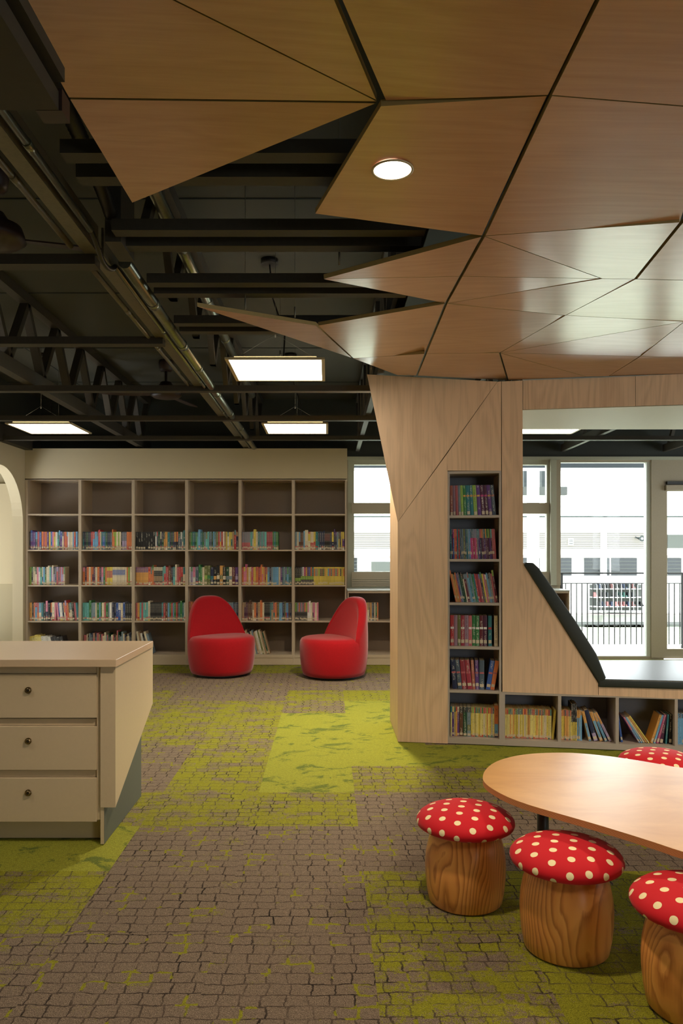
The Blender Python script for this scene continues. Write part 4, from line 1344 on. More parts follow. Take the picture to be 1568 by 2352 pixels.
# ---- the tall bookcases
def pick(seed, n_, cols, bandp=.35, wv=(.7, 1.5)):
    rr = random.Random(seed); out = []
    allc = cols.split()
    for i in range(n_):
        c = rr.choice(allc)
        b = []
        if rr.random() < bandp:
            v = rr.choice([.45, .6, .75]); b.append((v, 1.0, rr.choice(allc)))
        if rr.random() < bandp * .6:
            b.append((.0, .12, rr.choice(['red', 'white', 'cream', 'yellow'])))
        if rr.random() < .25: b.append((.12, .2, 'red'))
        out.append((rr.uniform(*wv), c, b, {'h': 1 + (rr.uniform(.04, .16) if rr.random() < .08 else rr.uniform(-.015, .02)), 'tilt': rr.uniform(-.12, .12)}))
    return out
def stripes(n_, c, bands, w=1.0, h=1.0): return [(w, c, bands, {'h': h})] * n_
MIXA = 'orange teal navy purple sky pink cream black red yellow slate rose aqua white blue'
CASES = {
 (0, 1): (1.0, pick(1, 30, MIXA), 'upright'),
 (1, 1): (1.0, pick(2, 18, 'teal blue navy cream forest red slate sky') + pick(3, 7, 'black orange cream lime') + stripes(4, 'lilac', [(.5, 1, 'slate')], .8) + stripes(3, 'orange', [(0, .2, 'red')], 1.3), ''),
 (2, 1): (1.0, stripes(8, 'black', None, 1.5) + pick(4, 17, 'slate black orange white forest red teal amber cream navy'), ''),
 (3, 1): (1.0, pick(5, 18, 'teal aqua sky green olive steel slate forest') + pick(6, 12, 'yellow red orange white teal navy sky tan'), ''),
 (4, 1): (.74, stripes(6, 'rose', [(.4, 1, 'steel')], .9) + pick(7, 9, 'teal cream aqua steel yellow') + stripes(4, 'crimson', None, 1) + pick(8, 4, 'green teal aqua'), ''),
 (5, 1): (1.0, pick(9, 6, 'sky brown cream steel red') + [(2.0, 'cream', [(.12, .2, 'red')], {'h': 1.1})] + stripes(1, 'yellow', [(0, .5, 'cream'), (.9, 1, 'red')], 1.4) + stripes(2, 'cream', [(0, .4, 'red')], 1) + stripes(1, 'yellow', [(0, .45, 'red')], 1.2) + pick(10, 5, 'teal sky navy teal') + stripes(4, 'black', [(.5, .9, 'maroon')], .8) + pick(11, 9, 'yellow purple lime navy steel', .8), ''),
 (0, 2): (.72, stripes(1, 'lime', None, 1.6) + pick(12, 23, 'pink sky lilac cream aqua green slate black white rose', .3), ''),
 (1, 2): (1.0, pick(13, 13, 'green teal pink plum orange lilac cream steel') + stripes(4, 'yellow', [(.4, .8, 'rose')], .9) + stripes(9, 'cream', [(.55, .85, 'blue')], .9) + pick(14, 4, 'cream white lime orange'), ''),
 (2, 2): (1.0, stripes(8, 'amber', [(.7, 1, 'purple'), (.0, .1, 'red')], .95) + pick(15, 3, 'red orange teal green') + stripes(6, 'black', [(.2, .5, 'tan'), (.8, 1, 'cream'), (0, .15, 'red')], .9) + pick(16, 13, 'rose cream steel red brown aqua teal navy'), ''),
 (3, 2): (1.0, pick(17, 7, 'lilac pink cream green white slate') + [(1.5, c, [(.3, .5, b)], {'h': h}) for c, b, h in (('olive', 'lime', 1.08), ('olive', 'green', 1.08), ('navy', 'teal', 1), ('black', 'amber', 1), ('black', 'cream', 1.1), ('amber', 'olive', 1.08), ('black', 'cream', 1), ('forest', 'steel', 1), ('cream', 'steel', 1), ('maroon', 'brown', 1), ('purple', 'lilac', 1))], ''),
 (4, 2): (1.0, pick(18, 18, 'crimson yellow orange pink rose red amber cream magenta') + pick(19, 14, 'steel teal navy purple green sky cream'), ''),
 (5, 2): (1.0, stripes(3, 'black', [(.2, .4, 'lime')], 1.1) + [(.95, 'charcoal', [(.5, 1.0, c), (.3, .5, 'lime')], {}) for c in ('slate', 'white', 'magenta', 'amber', 'purple', 'blue', 'orange', 'teal')] + [(.9, 'yellow', [(.5, .92, c)], {}) for c in ('orange', 'steel', 'tan', 'lime', 'plum', 'maroon', 'forest', 'amber', 'yellow', 'sky', 'rose', 'slate', 'orange', 'rose', 'teal', 'red', 'yellow', 'charcoal', 'yellow', 'orange')], ''),
 (0, 3): (1.0, stripes(1, 'amber', [(0, .2, 'orange')], 1.5) + pick(20, 24, 'cream rose pink sky blue teal lilac white navy orange red black'), 'lean'),
 (1, 3): (1.0, pick(21, 14, 'rose aqua green lilac cream sky steel') + pick(22, 7, 'navy white slate cream blue', .2, (1.1, 1.6)) + stripes(4, 'black', None, 1.1), ''),
 (2, 3): (1.0, pick(23, 8, 'pink amber rose aqua cream teal') + stripes(8, 'black', None, 1.0) + pick(24, 14, 'white pink sky steel red green teal brown orange'), ''),
 (4, 3): (1.0, pick(25, 13, 'orange cream plum tan brown rose') + stripes(4, 'black', [(.1, .2, 'red')], 1.0) + pick(26, 14, 'sky blue navy teal orange brown olive red tan'), ''),
}
WH = {1: 'upper book shelf', 2: 'middle book shelf', 3: 'lower book shelf', 4: 'bottom shelf'}
CN = ['first', 'second', 'third', 'fourth', 'fifth', 'sixth']
for (c, k), (fill, specs, mode) in CASES.items():
    xa, xb, z = cells[(c, k)]
    # a shelf row: z of the shelf below is k, books reach 46 px above it
    xe = xa + (xb - xa) * fill
    if mode == 'lean':
        specs = [(s[0], s[1], s[2], dict((s[3] if len(s) > 3 else {}), tilt=(0 if i < 13 else 5))) for i, s in enumerate(specs)]
    shelf_row(fr_case, xa + .004, xe - .006, z, .04, specs, .205, '%s of the %s tall bookcase' % (WH[k], CN[c]), 'books in the tall bookcases', jit=.004, dd=.15)
xa, xb, z = cells[(3, 3)]
shelf_row(fr_case, xa + .002, xa + .045, z, .04, pick(30, 2, 'orange terracotta'), .2, 'lower book shelf of the fourth tall bookcase', 'books in the tall bookcases')
shelf_row(fr_case, bx(508), xb - .004, z, .04, pick(31, 11, 'slate steel navy charcoal amber sky'), .205, 'lower shelf beside the chair back, fourth tall bookcase', 'books in the tall bookcases', jit=.01)
xa, xb, z = cells[(5, 3)]
shelf_row(fr_case, xa + .004, bx(731), z, .04, [(.9, 'charcoal', [(.5, 1, c)], {}) for c in ('lime', 'green', 'lilac', 'orange', 'steel', 'pink', 'teal', 'rose', 'amber', 'lime')] + pick(33, 7, 'cream plum pink tan white'), .205, 'lower book shelf of the sixth tall bookcase', 'books in the tall bookcases')
xa, xb, z = cells[(0, 4)]
shelf_row(fr_case, xa + .01, xa + .42, z, .06, [(1.3, 'lemon', [(.9, 1, 'yellow')], {'tilt': 6})] * 4 + [(1, 'white', None, {'tilt': 9})] * 4 + [(1.3, 'charcoal', None, {'tilt': 12})] * 4, .21, 'bottom shelf of the first tall bookcase', 'books in the tall bookcases', jit=.06)
xa, xb, z = cells[(1, 4)]
shelf_row(fr_case, xa + .01, xb - .01, z, .06, pick(34, 36, 'cream steel slate black tan forest navy cream rose'), .225, 'bottom shelf of the second tall bookcase', 'books in the tall bookcases', jit=.12, tilt=(2, 2))
xa, xb, z = cells[(2, 4)]
shelf_row(fr_case, xa + .02, xa + .2, z, .06, [(1, c, None, {'tilt': 9 + i}) for i, c in enumerate(['charcoal', 'cream', 'tan', 'white', 'black', 'cream', 'steel'])], .245, 'bottom shelf of the third tall bookcase', 'books in the tall bookcases', jit=.08)
xa, xb, z = cells[(4, 4)]
shelf_row(fr_case, xa + .06, xa + .33, z, .05, [(1, c, None, {'tilt': 11 + i * .3}) for i, c in enumerate(['charcoal', 'cream', 'tan', 'white', 'black', 'cream', 'steel', 'tan', 'cream', 'white', 'olive', 'cream', 'tan', 'forest', 'tan'])], .27, 'bottom shelf of the fifth tall bookcase', 'books in the tall bookcases', jit=.07)
xa, xb, z = cells[('low', 0)]
shelf_row(fr_case, xa + .004, bx(869), z, .04, pick(35, 15, 'tan amber cream brown') + [(1.2, 'slate'), (.8, 'charcoal'), (1, 'cream'), (1.2, 'charcoal', [(.3, .8, 'green')]), (.9, 'orange')], .205, 'low bookcase beneath the window', 'books in the low bookcases')
xa, xb, z = cells[('low', 3)]
shelf_row(fr_case, xb - .2, xb - .04, z, .04, [(1, 'rose'), (1, 'terracotta'), (1, 'rose'), (1, 'cream'), (1.2, 'black')], .23, 'low bookcase by the glazed opening', 'books in the low bookcases')

def place(b):
    """matrix of a book in the room: its lowest corner rests on the shelf"""
    p = b['frame'](b['x'], b['d'], b['z'])
    q = b['frame'](b['x'] + 1, b['d'], b['z'])
    e = (q - p).normalized()
    back = Vector((-e.y, e.x, 0))
    R = Matrix((e, back, Vector((0, 0, 1)))).transposed()
    a = b['a']
    T = Matrix.Rotation(-a, 3, 'Y')           # top leans towards -x for a > 0
    if a >= 0:
        M = Matrix.Translation(p) @ (R @ T).to_4x4()
    else:
        M = Matrix.Translation(p + e * b['wf']) @ (R @ T).to_4x4() @ Matrix.Translation((-b['w'], 0, 0))
    return M
size = lambda b: b['w'] * b['h'] / ((b['frame'](b['x'], 0, 0).y) ** 2)
BOOKS.sort(key=size, reverse=True)
N_IND = 298
solo, rest = BOOKS[:N_IND], BOOKS[N_IND:]
I4 = Matrix.Identity(4)
for b in solo:
    m = MB(); t = geometry(m, b['w'], b['h'], b['dd'], b['col'], b['bands'], I4)
    kindw = 'thick' if b['w'] > .026 else ('thin' if b['w'] < .011 else '')
    lean = ' leaning' if abs(b['a']) > math.radians(7) else ''
    lb = ' '.join(('%s%s %s book, %s in the %s' % (kindw, lean, b['cn'], ordn(b['idx']), b['where'])).split())
    o = m.build('book', label=lb, cat='book', group=b['group'])
    m = MB(); pages(m, b['w'], b['h'], b['dd'], t, I4); m.build('page_block', o)
    j_ = random.uniform(-.012, .018)
    if b['sticker'] and random.random() < (.85 if b['w'] > .011 else .7):
        m = MB(); stick(m, b['w'], b['h'], b['h'] * max(.01, b['st'][0] + j_), b['h'] * (b['st'][1] + j_), I4); m.build('spine_sticker', o)
    if b['text']:
        cu = bpy.data.curves.new('spine_title', 'FONT')
        cu.body = b['text'] if b['text'] != 'DRAMA' else 'D\nR\nA\nM\nA'
        if b['text'] == 'DRAMA':
            cu.size = .013; cu.space_line = .78; cu.align_x = 'CENTER'
        else:
            cu.size = .0165
        cu.extrude = .0002
        cu.materials.append(MATS['letter_white' if b['text'] == 'DRAMA' else 'letter_grey'])
        tmp = bpy.data.objects.new('spine_title', cu); COL.objects.link(tmp)
        bpy.context.view_layer.update()
        me = bpy.data.meshes.new_from_object(tmp.evaluated_get(bpy.context.evaluated_depsgraph_get()))
        bpy.data.objects.remove(tmp)
        tx_ = bpy.data.objects.new('spine_title', me); COL.objects.link(tx_); tx_.parent = o
        if b['text'] == 'DRAMA':
            tx_.location = (b['w'] * .5, -.0006, b['h'] * .57); tx_.rotation_euler = (PI / 2, 0, 0)
        else:
            tx_.location = (b['w'] * .32, -.0006, b['h'] * .60); tx_.rotation_euler = (PI / 2, PI / 2, 0)
    o.matrix_world = place(b)
m = MB()
for b in rest:
    M = place(b)
    t = geometry(m, b['w'], b['h'], b['dd'], b['col'], b['bands'], M)
    pages(m, b['w'], b['h'], b['dd'], t, M)
    j_ = random.uniform(-.03, .02)
    if b['sticker'] and random.random() < .85: stick(m, b['w'], b['h'], b['h'] * max(.01, b['st'][0] + j_), b['h'] * (b['st'][1] + j_), M)
m.build('books', label='many slim library books filling the remaining places on all the shelves', cat='books', kind='stuff')
# metal bookend closing the middle row of the first bookcase
xa, xb, z = cells[(0, 2)]
xe = xa + (xb - xa) * .72
m = MB(); m.box(xe - .003, xe - .001, D_CASE + .05, D_CASE + .17, z, z + .2, 'shelf_laminate'); m.box(xe - .001, xe + .07, D_CASE + .05, D_CASE + .17, z, z + .002, 'shelf_laminate')
m.build('bookend', label='grey metal bookend closing the row in the first tall bookcase', cat='bookend')

# ------------------------------------------------------------------ roof timbers, girder, trusses
ZJ = H + HJ
def batten(y0, y1, x0, x1, label, h=.042, mat='dark_paint', name='ceiling_batten'):
    r = MB().box(x0, x1, y0, y1, ZJ, ZJ + h, mat).build(name, label=label, cat='batten', group='dark timber ceiling battens', loc=((x0 + x1) / 2, (y0 + y1) / 2, ZJ))
    return r
XW1 = X_RIGHT - .002
batten(3.155, 3.228, X_LEFT + .01, -.95, 'stained dark ceiling batten with a knot, ending at the girder beside the fan')
batten(4.36, 4.43, X_LEFT + .01, -.93, 'second dark ceiling batten on the fan side, ending at the girder')
batten(5.63, 5.70, X_LEFT + .01, XW1, 'long dark ceiling batten passing behind the front square light')
batten(6.87, 6.94, X_LEFT + .01, XW1, 'long dark ceiling batten just in front of the two farther square lights')
batten(8.06, 8.13, X_LEFT + .01, XW1, 'last dark ceiling batten, just above the pale bulkhead')
places = ['first and second from the duct', 'third and fourth from the duct', 'fifth and sixth from the duct, beside the wood spikes', 'pair behind the long thin wood spike']
for i, (ya, yb) in enumerate(((2.34, 2.485), (2.885, 3.03), (3.435, 3.575), (4.03, 4.175))):
    for j, y in enumerate((ya, yb)):
        batten(y - .06, y, -.79, .36, 'dark short ceiling batten, %s, %s one' % (places[i], ('nearer', 'farther')[j]))

def truss(X, y0, y1, label, w=.045, zb=None, hb=.085, dy=.62, chord=True, ph=0):
    zb = zb or (ZJ + .044)
    zt = Z_CEIL - .075
    r = thing('roof_truss', label, 'truss', (X, (y0 + y1) / 2, zb), 'dark roof trusses')
    if chord:
        MB().box(X - w / 2, X + w / 2, y0, y1, zb, zb + hb, 'dark_paint').build('bottom_chord', r)
    MB().box(X - w / 2, X + w / 2, y0, y1, zt, zt + .07, 'dark_paint').build('top_chord', r)
    y = y0 + .1 + ph; up = True
    za, zc = zb + hb, zt
    while y + dy * .5 < y1:
        m = MB()
        ya, yb = (y, y + dy * .5)
        p, q = (za, zc) if up else (zc, za)
        b = [(X - w / 2.4, ya - .028, p), (X + w / 2.4, ya - .028, p), (X + w / 2.4, ya + .028, p), (X - w / 2.4, ya + .028, p)]
        t = [(X - w / 2.4, yb - .028, q), (X + w / 2.4, yb - .028, q), (X + w / 2.4, yb + .028, q), (X - w / 2.4, yb + .028, q)]
        m.hexa(b, t, 'dark_paint')
        m.build('web', r)
        y += dy * .5; up = not up
    return r
truss(-2.17, .8, D_WIN - .02, 'dark roof truss with zigzag webs nearest the arched wall', w=.07, hb=.1)
truss(-.80, 3.2, D_WIN - .02, 'dark roof truss webs rising above the steel girder and pipes', chord=False, dy=.7)
truss(.36, 2.0, D_WIN - .02, 'dark roof truss seen between the battens beside the nook column wing')
truss(1.60, 6.0, D_WIN - .02, 'dark roof truss above the first window behind the nook')
truss(2.84, 6.0, D_WIN - .02, 'dark roof truss seen through the nook over the full-height glass')
truss(4.07, 6.0, D_WIN - .02, 'dark roof truss over the glazed door')

zg = H + 1.22
g_ = thing('steel_girder', 'long metal ceiling girder running back over the counter toward the bookcases', 'girder', (-.95, 5, zg))
m = MB(); m.box(-.99, -.934, .3, 3.15, zg, zg + .012, 'girder_paint'); m.box(-.945, -.934, .3, 3.15, zg + .012, zg + .11, 'girder_paint'); m.box(-.99, -.979, .3, 3.15, zg + .012, zg + .05, 'girder_paint')
m.build('front_channel', g_)
m = MB(); m.box(-.972, -.915, 3.16, D_WIN - .01, zg - .005, zg + .012, 'girder_paint'); m.box(-.925, -.915, 3.16, D_WIN - .01, zg + .0125, zg + .11, 'girder_paint')
m.build('rear_channel', g_)
def pipe(pts, r, label, mat='pipe_metal', collars=(), name='pipe', cat='pipe', group=None):
    m = MB(); m.tube(pts, r, mat, 16)
    o = m.build(name, label=label, cat=cat, group=group, loc=tuple(pts[0]))
    for y in collars:
        X, Z = pts[0][0], pts[0][2]
        m = MB(); m.tube([(X, y - .03, Z), (X, y + .03, Z)], r * 1.13, mat, 16)
        m.build('collar', o)
    return o
pipe([(-.845, 3.22, H + 1.212), (-.845, D_WIN - .01, H + 1.212)], .027, 'thick shiny metal pipe running along the girder', collars=(3.75, 4.5, 5.05, 5.9, 6.7, 7.5, 8.2))
pipe([(-.893, 3.25, H + 1.205), (-.893, D_WIN - .01, H + 1.205)], .010, 'thin shiny conduit between girder and thick pipe', collars=(4.2, 5.4, 6.6))
pipe([(-.905, .3, H + 1.235), (-.905, 2.95, H + 1.235)], .0135, 'metal conduit on the girder side beside the duct', collars=(1.3, 2.35))
pipe([(-1.03, .6, H + 1.232), (-1.03, 3.1, H + 1.232)], .012, 'tan cable sleeve hanging under the outer girder edge', mat='light_frame' if False else 'girder_paint', collars=(2.55,))
pipe([(-1.01, 3.3, H + 1.22), (-1.01, 5.6, H + 1.22)], .012, 'cable sleeve under the rear part of the girder', mat='girder_paint', collars=(3.9, 4.6))
pipe([(-.74, 2.3, H + 1.55), (-.74, 7.6, H + 1.55)], .03, 'second metal pipe higher up behind the roof truss', collars=(2.95, 3.9, 4.75, 5.6))
def coil(pts, r, label, n=60, mat='black_metal'):
    P_ = [Vector(p) for p in pts]
    out, rr = [], []
    def bez(t):
        Q = P_[:]
        while len(Q) > 1: Q = [a.lerp(b, t) for a, b in zip(Q, Q[1:])]
        return Q[0]
    for i in range(n * 2 + 1):
        out.append(bez(i / (n * 2))); rr.append(r * (1.0 if i % 2 else .86))
    m = MB(); m.tube(out, rr, mat, 14)
    return m.build('flexible_duct', label=label, cat='flexible duct', loc=tuple(out[0]))
coil([(-.80, 2.05, H + 1.40), (-.80, 2.5, H + 1.36), (-.80, 2.85, H + 1.30), (-.83, 3.1, H + 1.22)], .027, 'black ribbed flexible duct curving down to the girder joint')
coil([(-.905, 2.95, H + 1.235), (-.90, 3.08, H + 1.20), (-.925, 3.12, H + 1.17), (-.905, 3.22, H + 1.16), (-.893, 3.25, H + 1.205)], .011, 'thin ribbed hose linking the two conduits at the girder joint', 26)
MB().box(-.835, -.775, 2.90, 3.10, ZJ - .012, Z_CEIL - .002, 'dark_paint').build('ceiling_hanger', label='dark square hanger post where the short battens meet the girder', cat='post', loc=(-.8, 3.0, ZJ))

# duct box at the top corner
zd_ = H + 1.0
du = thing('air_duct', 'dark metal air conditioning duct in the upper corner over the counter', 'duct', (-1.1, .9, zd_))
MB().box(-1.7, -.607, -.6, 1.745, zd_, zd_ + .042, 'dark_paint').build('duct_tray', du)
MB().box(-1.7, -.63, -.6, 1.735, zd_ + .043, zd_ + .062, 'black_metal').build('duct_gap_fill', du)  # recessed black strip standing in for the dark gap between tray and lid
MB().box(-1.7, -.593, -.6, 1.745, zd_ + .063, zd_ + .095, 'dark_paint').build('duct_lid', du)
MB().box(-.66, -.60, 1.747, 1.80, zd_ + .0, zd_ + .05, 'fan_brown').build('duct_bracket', du)

# ceiling fans
def fan(x, y, label, rz):
    r = thing('ceiling_fan', label, 'fan', (0, 0, 0), 'dark ceiling fans')
    ZH = 2.80
    m = MB(); m.lathe([(.001, Z_CEIL - .105), (.05, Z_CEIL - .105), (.065, Z_CEIL - .085), (.072, Z_CEIL - .03), (.066, Z_CEIL - .001), (.001, Z_CEIL - .0009)], 'fan_brown', 32); m.build('canopy', r)
    m = MB(); m.tube([(0, 0, ZH + .10), (0, 0, Z_CEIL - .105)], .013, 'fan_brown', 14); m.build('rod', r)
    m = MB(); m.lathe([(.001, ZH + .14), (.05, ZH + .14), (.075, ZH + .10), (.13, ZH + .075), (.145, ZH + .03), (.15, ZH + .012), (.12, ZH - .01), (.06, ZH - .022), (.001, ZH - .024)], 'fan_brown', 40); m.build('motor', r)
    for k in range(3):
        an = 2 * PI * k / 3
        m = MB()
        L = []
        for rr, w in ((.12, .035), (.2, .05), (.3, .066), (.45, .07), (.58, .062), (.63, .04)):
            L.append((rr, w))
        top = [(rr, w, ZH + .018 + w * .22) for rr, w in L] + [(rr, -w, ZH + .018 - w * .22) for rr, w in reversed(L)]
        ca, sa = math.cos(an), math.sin(an)
        pts = [(p[0] * ca - p[1] * sa, p[0] * sa + p[1] * ca, p[2]) for p in top]
        m.prism(pts, (0, 0, .008), 'fan_brown'); m.build('blade', r)
    r.location = (x, y, 0); r.rotation_euler = (0, 0, rz)
    return r
fan(-1.62, 3.75, 'dark brown ceiling fan close by, cut by the edge of the photo', math.radians(20))
fan(-1.56, 7.47, 'dark ceiling fan farther back above the bookcases', math.radians(75))

# square LED panels hung on thin wires
def square_light(x0, y0, label, wires=True, sz=.602):
    zl_ = H + 1.165
    r = thing('square_pendant_light', label, 'light', (x0 + sz / 2, y0 + sz / 2, zl_), 'square pendant lights')
    m = MB(); f = .021
    for a_, b_, c_, d_ in ((x0, x0 + f, y0, y0 + sz), (x0 + sz - f, x0 + sz, y0, y0 + sz), (x0 + f, x0 + sz - f, y0, y0 + f), (x0 + f, x0 + sz - f, y0 + sz - f, y0 + sz)):
        m.box(a_, b_, c_, d_, zl_, zl_ + .012, 'light_frame')
    m.build('frame', r)
    MB().box(x0 + f, x0 + sz - f, y0 + f, y0 + sz - f, zl_ + .002, zl_ + .004, 'panel_glow').build('diffuser', r)
    MB().box(x0 + .05, x0 + sz - .05, y0 + .05, y0 + sz - .05, zl_ + .0121, zl_ + .03, 'light_frame').build('housing', r)
    cx = x0 + sz / 2
    for j, yy in enumerate((y0 + .07, y0 + sz - .07)):
        m = MB()
        top = (cx, yy, zl_ + .17)
        for sx in (x0 + .07, x0 + sz - .07):
            m.tube([(sx, yy, zl_ + .03), top], .0011, 'cable', 6)
        m.tube([top, (cx, yy, Z_CEIL - .002)], .0013, 'cable', 6)
        m.tube([(cx, yy, zl_ + .15), (cx, yy, zl_ + .19)], .004, 'cable', 8)
        m.build('wire', r)
    m = MB(); m.tube([(cx + .04, y0 + .2, zl_ + .03), (cx + .05, y0 + .2, zl_ + .2), (cx - .03, y0 + .25, zl_ + .45), (cx - .05, y0 + .25, Z_CEIL - .02)], .005, 'black_metal', 8); m.build('power_cable', r)
    m = MB(); m.tube([(cx - .05, y0 + .25, Z_CEIL - .035), (cx - .05, y0 + .25, Z_CEIL - .001)], .055, 'black_metal', 28); m.build('ceiling_rose', r)
    return r
square_light(-.6187, 4.645, 'large square glowing pendant light in front of the red chairs and bookcases')
square_light(-.596, 6.97, 'square glowing pendant light over the two red chairs, behind the front one')
square_light(-2.91, 6.97, 'square glowing pendant light near the arched white wall')
square_light(1.79, 6.97, 'square glowing pendant light showing under the nook header')
square_light(-2.95, 4.6, 'square pendant light over the aisle beside the arched wall')
square_light(-2.7, 2.2, 'square pendant light above the drawer counter side')
square_light(4.1, 6.97, 'square pendant light over the glazed door')

# wires that carry the plywood spikes
for (px, py, h, lb) in ((563, 717, 1.10, 'thin wire holding the long thin spike near its tip'), (677, 735, 1.12, 'thin wire holding the long thin spike near its root'), (779, 616, 1.12, 'thin wire holding the middle wooden spike')):
    D = h * F / (CY - py); c = at(px, py, D)
    c.z += .012
    m = MB(); m.tube([c, (c.x, c.y, Z_CEIL - .001)], .0012, 'cable', 6); m.tube([c, (c.x, c.y, c.z + .05)], .004, 'cable', 8)
    m.build('hanging_wire', label=lb, cat='wire', loc=tuple(c))

# ------------------------------------------------------------------ outside
def ob(x, y, D): return at(x, y, D)
mb = MB(); mb.box(-8, 14, D_WIN + .141, 11.4, -.12, -.06, 'outside_floor'); mb.build('veranda_floor', kind='structure')
mb = MB(); mb.box(-30, 40, 11.4, 45, -.75, -.7, 'grass_sun'); mb.build('lawn', label='bright sunlit lawn beyond the railing', cat='lawn', kind='stuff')
YFN = 10.9
fe = thing('railing', 'dark metal balustrade with upright bars outside the windows', 'railing', (3.5, YFN, -.06))
zr = H - 46.5 / F * YFN
x0r, x1r = 0.0, 7.2
m = MB(); m.box(x0r, x1r, YFN - .02, YFN + .02, zr - .01, zr + .01, 'rail_dark'); m.build('handrail', fe)
zt = H - 69 / F * YFN
m = MB(); m.box(x0r, x1r, YFN - .012, YFN + .012, zt - .012, zt, 'rail_dark'); m.build('top_rail', fe)
zb_ = H - 210 / F * YFN
m = MB(); m.box(x0r, x1r, YFN - .012, YFN + .012, zb_ - .008, zb_, 'outside_white'); m.build('bottom_rail', fe)
xx = (1298.6 - CX) / F * YFN - 30 * .0766
i = 0
for i in range(70):
    xb_ = xx + i * .0766
    MB().box(xb_ - .006, xb_ + .006, YFN - .006, YFN + .006, zb_ + .0002, zt - .0125, 'rail_dark').build('bar', fe)
for xb_ in (x0r, 1.6, 3.3, 5.0, 6.7):
    MB().box(xb_ - .014, xb_ + .014, YFN - .014, YFN + .014, -.059, zr - .0105, 'rail_dark').build('post', fe)
# gutter edge and white posts of the veranda
zc = H + (CY - 1077) / F * 11.2
MB().box(-2, 12, 11.15, 11.3, zc + .01, zc + .085, 'gutter_grey').build('roof_gutter', label='grey roof gutter seen through the top of the windows', cat='gutter')
MB().box(-2, 12, 11.12, 11.145, zc - .035, zc + .005, 'outside_white').build('fascia_board', label='white fascia board under the grey gutter outside', cat='board')
pA = ob(1226, 1300, 11.0)
MB().box(pA.x - .07, pA.x + .07, 10.98, 11.12, -.059, zc - .04, 'outside_white').build('veranda_post', label='white veranda post behind the window beside the nook', cat='post')
pB = ob(1208, 1095, 12.5)
MB().box(pB.x - .05, pB.x + .04, 12.45, 12.6, pB.z - .17, pB.z + .15, 'outside_grey').build('awning_bracket', label='grey awning bracket outside the window, nook side one', cat='bracket', group='awning brackets')
pB = ob(1248, 1095, 12.5)
MB().box(pB.x - .04, pB.x + .045, 12.45, 12.6, pB.z - .17, pB.z + .15, 'outside_grey').build('awning_bracket', label='grey awning bracket outside the window, post side one', cat='bracket', group='awning brackets')
q0, q1 = ob(1150, 1138, 12.4), ob(1298, 1119, 12.4)
MB().box(q0.x, q1.x, 12.3, 12.42, q0.z, q1.z, 'outside_pale').build('awning_beam', label='pale awning beam crossing outside the windows', cat='beam')

YB_ = 22.0
def bz_(y): return H + (CY - y) / F * YB_
def bx_(x): return (x - CX) / F * YB_
bd = thing('school_building', 'long white school building with louvre windows beyond the lawn', 'building', (4, YB_ + 2, -.7))
MB().box(-14, 26, YB_ + .06, YB_ + 4, -.7, bz_(1188), 'outside_white').build('wall', bd)
MB().box(-14, 26, YB_ - .3, YB_ + 4, bz_(1188), bz_(1186), 'outside_grey').build('roof_edge', bd)
sb_ = MB().box(-14, bx_(1528), YB_ + .01, YB_ + .059, bz_(1260), bz_(1222), 'outside_pink').build('slat_band', bd, label='pale pink slatted wall band')
m = MB()
for i in range(9):
    za = bz_(1260 - i * 4.3)
    m.box(-14, bx_(1528), YB_ + .0, YB_ + .0095, za, za + .012, 'outside_pale')
m.build('slat_gap', sb_)
MB().box(-14, 26, YB_ - .02, YB_ + .059, bz_(1281), bz_(1275.5), 'outside_pink').build('window_hood', bd)
MB().box(bx_(1378.5), bx_(1387.2), YB_ - .2, YB_ + .0, -.7, bz_(1190), 'outside_white').build('column', bd)
MB().box(bx_(1533), bx_(1600), YB_ + .0, YB_ + .058, bz_(1259), bz_(1228), 'outside_pale').build('grey_panel', bd)
for a_, b_ in ((812, 820), (930, 990), (1010, 1080), (1110, 1180), (1200, 1240), (1256, 1313), (1342, 1378), (1387.5, 1400), (1404.7, 1463), (1534, 1565), (1580, 1640)):
    wdo = MB().box(bx_(a_), bx_(b_), YB_ + .02, YB_ + .058, bz_(1322), bz_(1282), 'outside_glass').build('louvre_window', bd)
    m = MB()
    for i in range(4):
        zz = bz_(1290 + i * 8.2)
        m.box(bx_(a_), bx_(b_), YB_ - .005, YB_ + .018, zz, zz + .016, 'outside_pale')
    m.build('louvre', wdo)
MB().box(bx_(852), bx_(896), YB_ - .3, YB_ - .01, bz_(1312), bz_(1290), 'outside_pale').build('wall_unit', bd)
MB().box(bx_(1304), bx_(1316), YB_ - .03, YB_ + .005, bz_(1252), bz_(1238), 'outside_white').build('vent', bd)
m = MB()
for i in range(4): m.box(bx_(1305.5), bx_(1314.5), YB_ - .035, YB_ - .031, bz_(1241.5 + i * 2.6), bz_(1240 + i * 2.6), 'outside_grey')
m.build('vent_slots', bd)
# loudhailer on the wall
c = ob(1474, 1237, YB_ - .25)
hr = thing('horn_speaker', 'round grey horn speaker on the white building wall', 'speaker', tuple(c))
m = MB(); m.tube([(c.x, YB_ - .25, c.z), (c.x - .01, YB_ - .18, c.z), (c.x - .02, YB_ - .08, c.z)], [.085, .05, .03], 'outside_grey', 20); m.build('horn', hr)
m = MB(); m.tube([(c.x - .02, YB_ - .08, c.z), (c.x - .1, YB_ - .02, c.z + .05)], .02, 'outside_grey', 10); m.build('bracket', hr)
m = MB(); m.tube([(c.x, YB_ - .262, c.z), (c.x, YB_ - .251, c.z)], .03, 'outside_white', 14); m.build('horn_centre', hr)
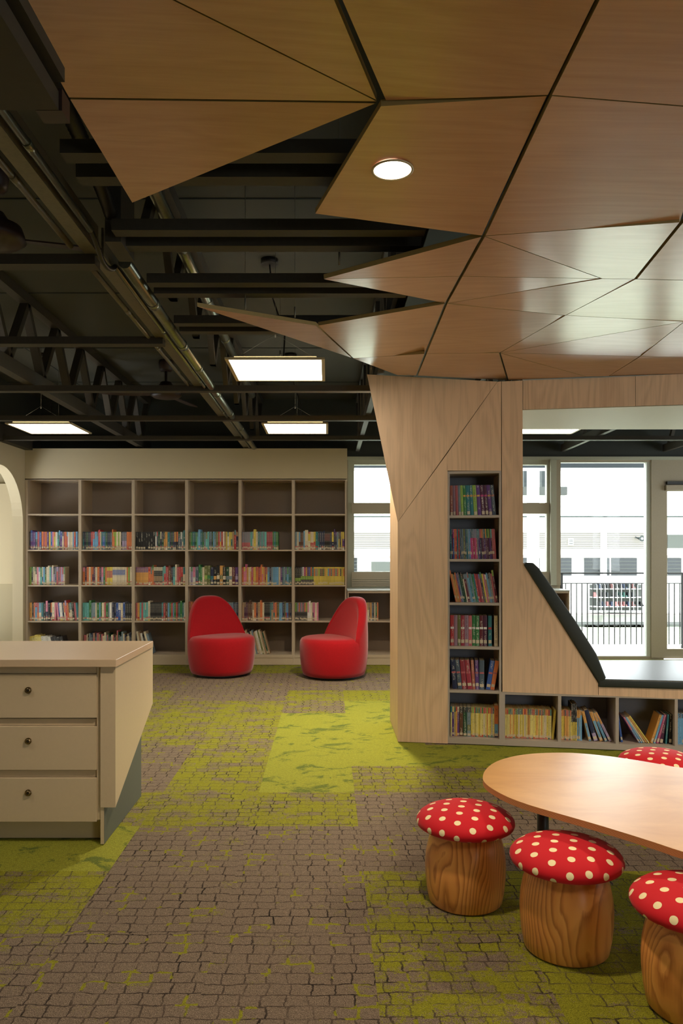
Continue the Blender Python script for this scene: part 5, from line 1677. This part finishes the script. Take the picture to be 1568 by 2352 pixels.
# step, pink ledge and hedge line
MB().box(bx_(1200), bx_(1560), YB_ - 1.2, YB_ - .5, -.7, bz_(1425) * 1.0, 'outside_pale').build('concrete_step', label='low grey concrete step at the foot of the building', cat='step')
MB().box(-14, 26, YB_ - .45, YB_ - .0, bz_(1410), bz_(1407.5), 'outside_pink').build('pink_ledge', label='thin pinkish ledge along the foot of the building', cat='ledge')
mb = MB()
for i in range(160):
    xh = bx_(1310) + i * .013
    mb.box(xh - .02, xh + .02, YB_ - 1.32, YB_ - 1.24, -.7, -.7 + random.uniform(.02, .07), 'hedge')
mb.build('weeds', label='ragged dark green weeds along the concrete step', cat='weeds', kind='stuff')
# open shoe rack with shoes
rk = thing('shoe_rack', 'white open shoe rack standing against the building across the lawn', 'rack', (bx_(1410), YB_ - .3, bz_(1402)))
for y in (1352, 1371, 1392, 1402):
    MB().box(bx_(1348), bx_(1468), YB_ - .45, YB_ - .21, bz_(y), bz_(y) + .02, 'outside_white').build('shelf', rk)
for k in range(14):
    x = 1348 + k * 9.2
    MB().box(bx_(x), bx_(x) + .012, YB_ - .455, YB_ - .45, bz_(1402), bz_(1342), 'outside_white').build('upright', rk)
MB().box(bx_(1348), bx_(1468), YB_ - .205, YB_ - .201, bz_(1402), bz_(1342), 'outside_pale').build('back', rk)
SHC = ['outside_dark', 'shoe_blue', 'shoe_red', 'outside_grey', 'outside_dark', 'shoe_green', 'outside_glass', 'shoe_pink']
rows = ((1352, 11, 'top'), (1371, 12, 'second'), (1392, 12, 'third'))
nm_ = {'outside_dark': 'black', 'shoe_blue': 'blue', 'shoe_red': 'red', 'outside_grey': 'grey', 'shoe_green': 'green', 'outside_glass': 'slate', 'shoe_pink': 'pink'}
for y, cnt, rn in rows:
    for k in range(cnt):
        if random.random() < .12: continue
        mt = random.choice(SHC)
        xa = bx_(1352 + k * 9.5); zz = bz_(y) + .021
        m = MB()
        w_ = .095
        m.prism([(xa, YB_ - .44, zz), (xa + w_, YB_ - .44, zz), (xa + w_, YB_ - .44, zz + .04), (xa + w_ * .6, YB_ - .44, zz + .06), (xa + w_ * .45, YB_ - .44, zz + .13), (xa, YB_ - .44, zz + .13)], (0, .16, 0), mt)
        m.build('shoe', label='small %s shoe, %s along the %s row of the outdoor rack' % (nm_[mt], ordn(k), rn), cat='shoe', group='shoes on the outdoor rack', loc=(xa, YB_ - .4, zz))

# ------------------------------------------------------------------ lamps
dl = downlight(901, 390, 1.128, 'round glowing recessed downlight in the plywood ceiling', 110)
downlight_at(Vector((.40, 5.75, ZJ - .003)), 'round downlight hidden behind the column wing, lighting the carpet', 340, col=(1.0, .86, .62))
for x, y, lb, e in ((.3, .5, 'added round fill lamp above the place of the viewer', 22), (2.2, .2, 'added round fill lamp behind the viewer toward the windows', 45),
                 (-1.8, -.9, 'added round fill lamp behind the viewer toward the arched wall', 12), (2.6, 3.2, 'added round fill lamp in front of the nook seat, out of view', 120)):
    downlight_at(Vector((x, y, 2.40)), lb, e)  # unseen fill lamps, added to warm and brighten the room
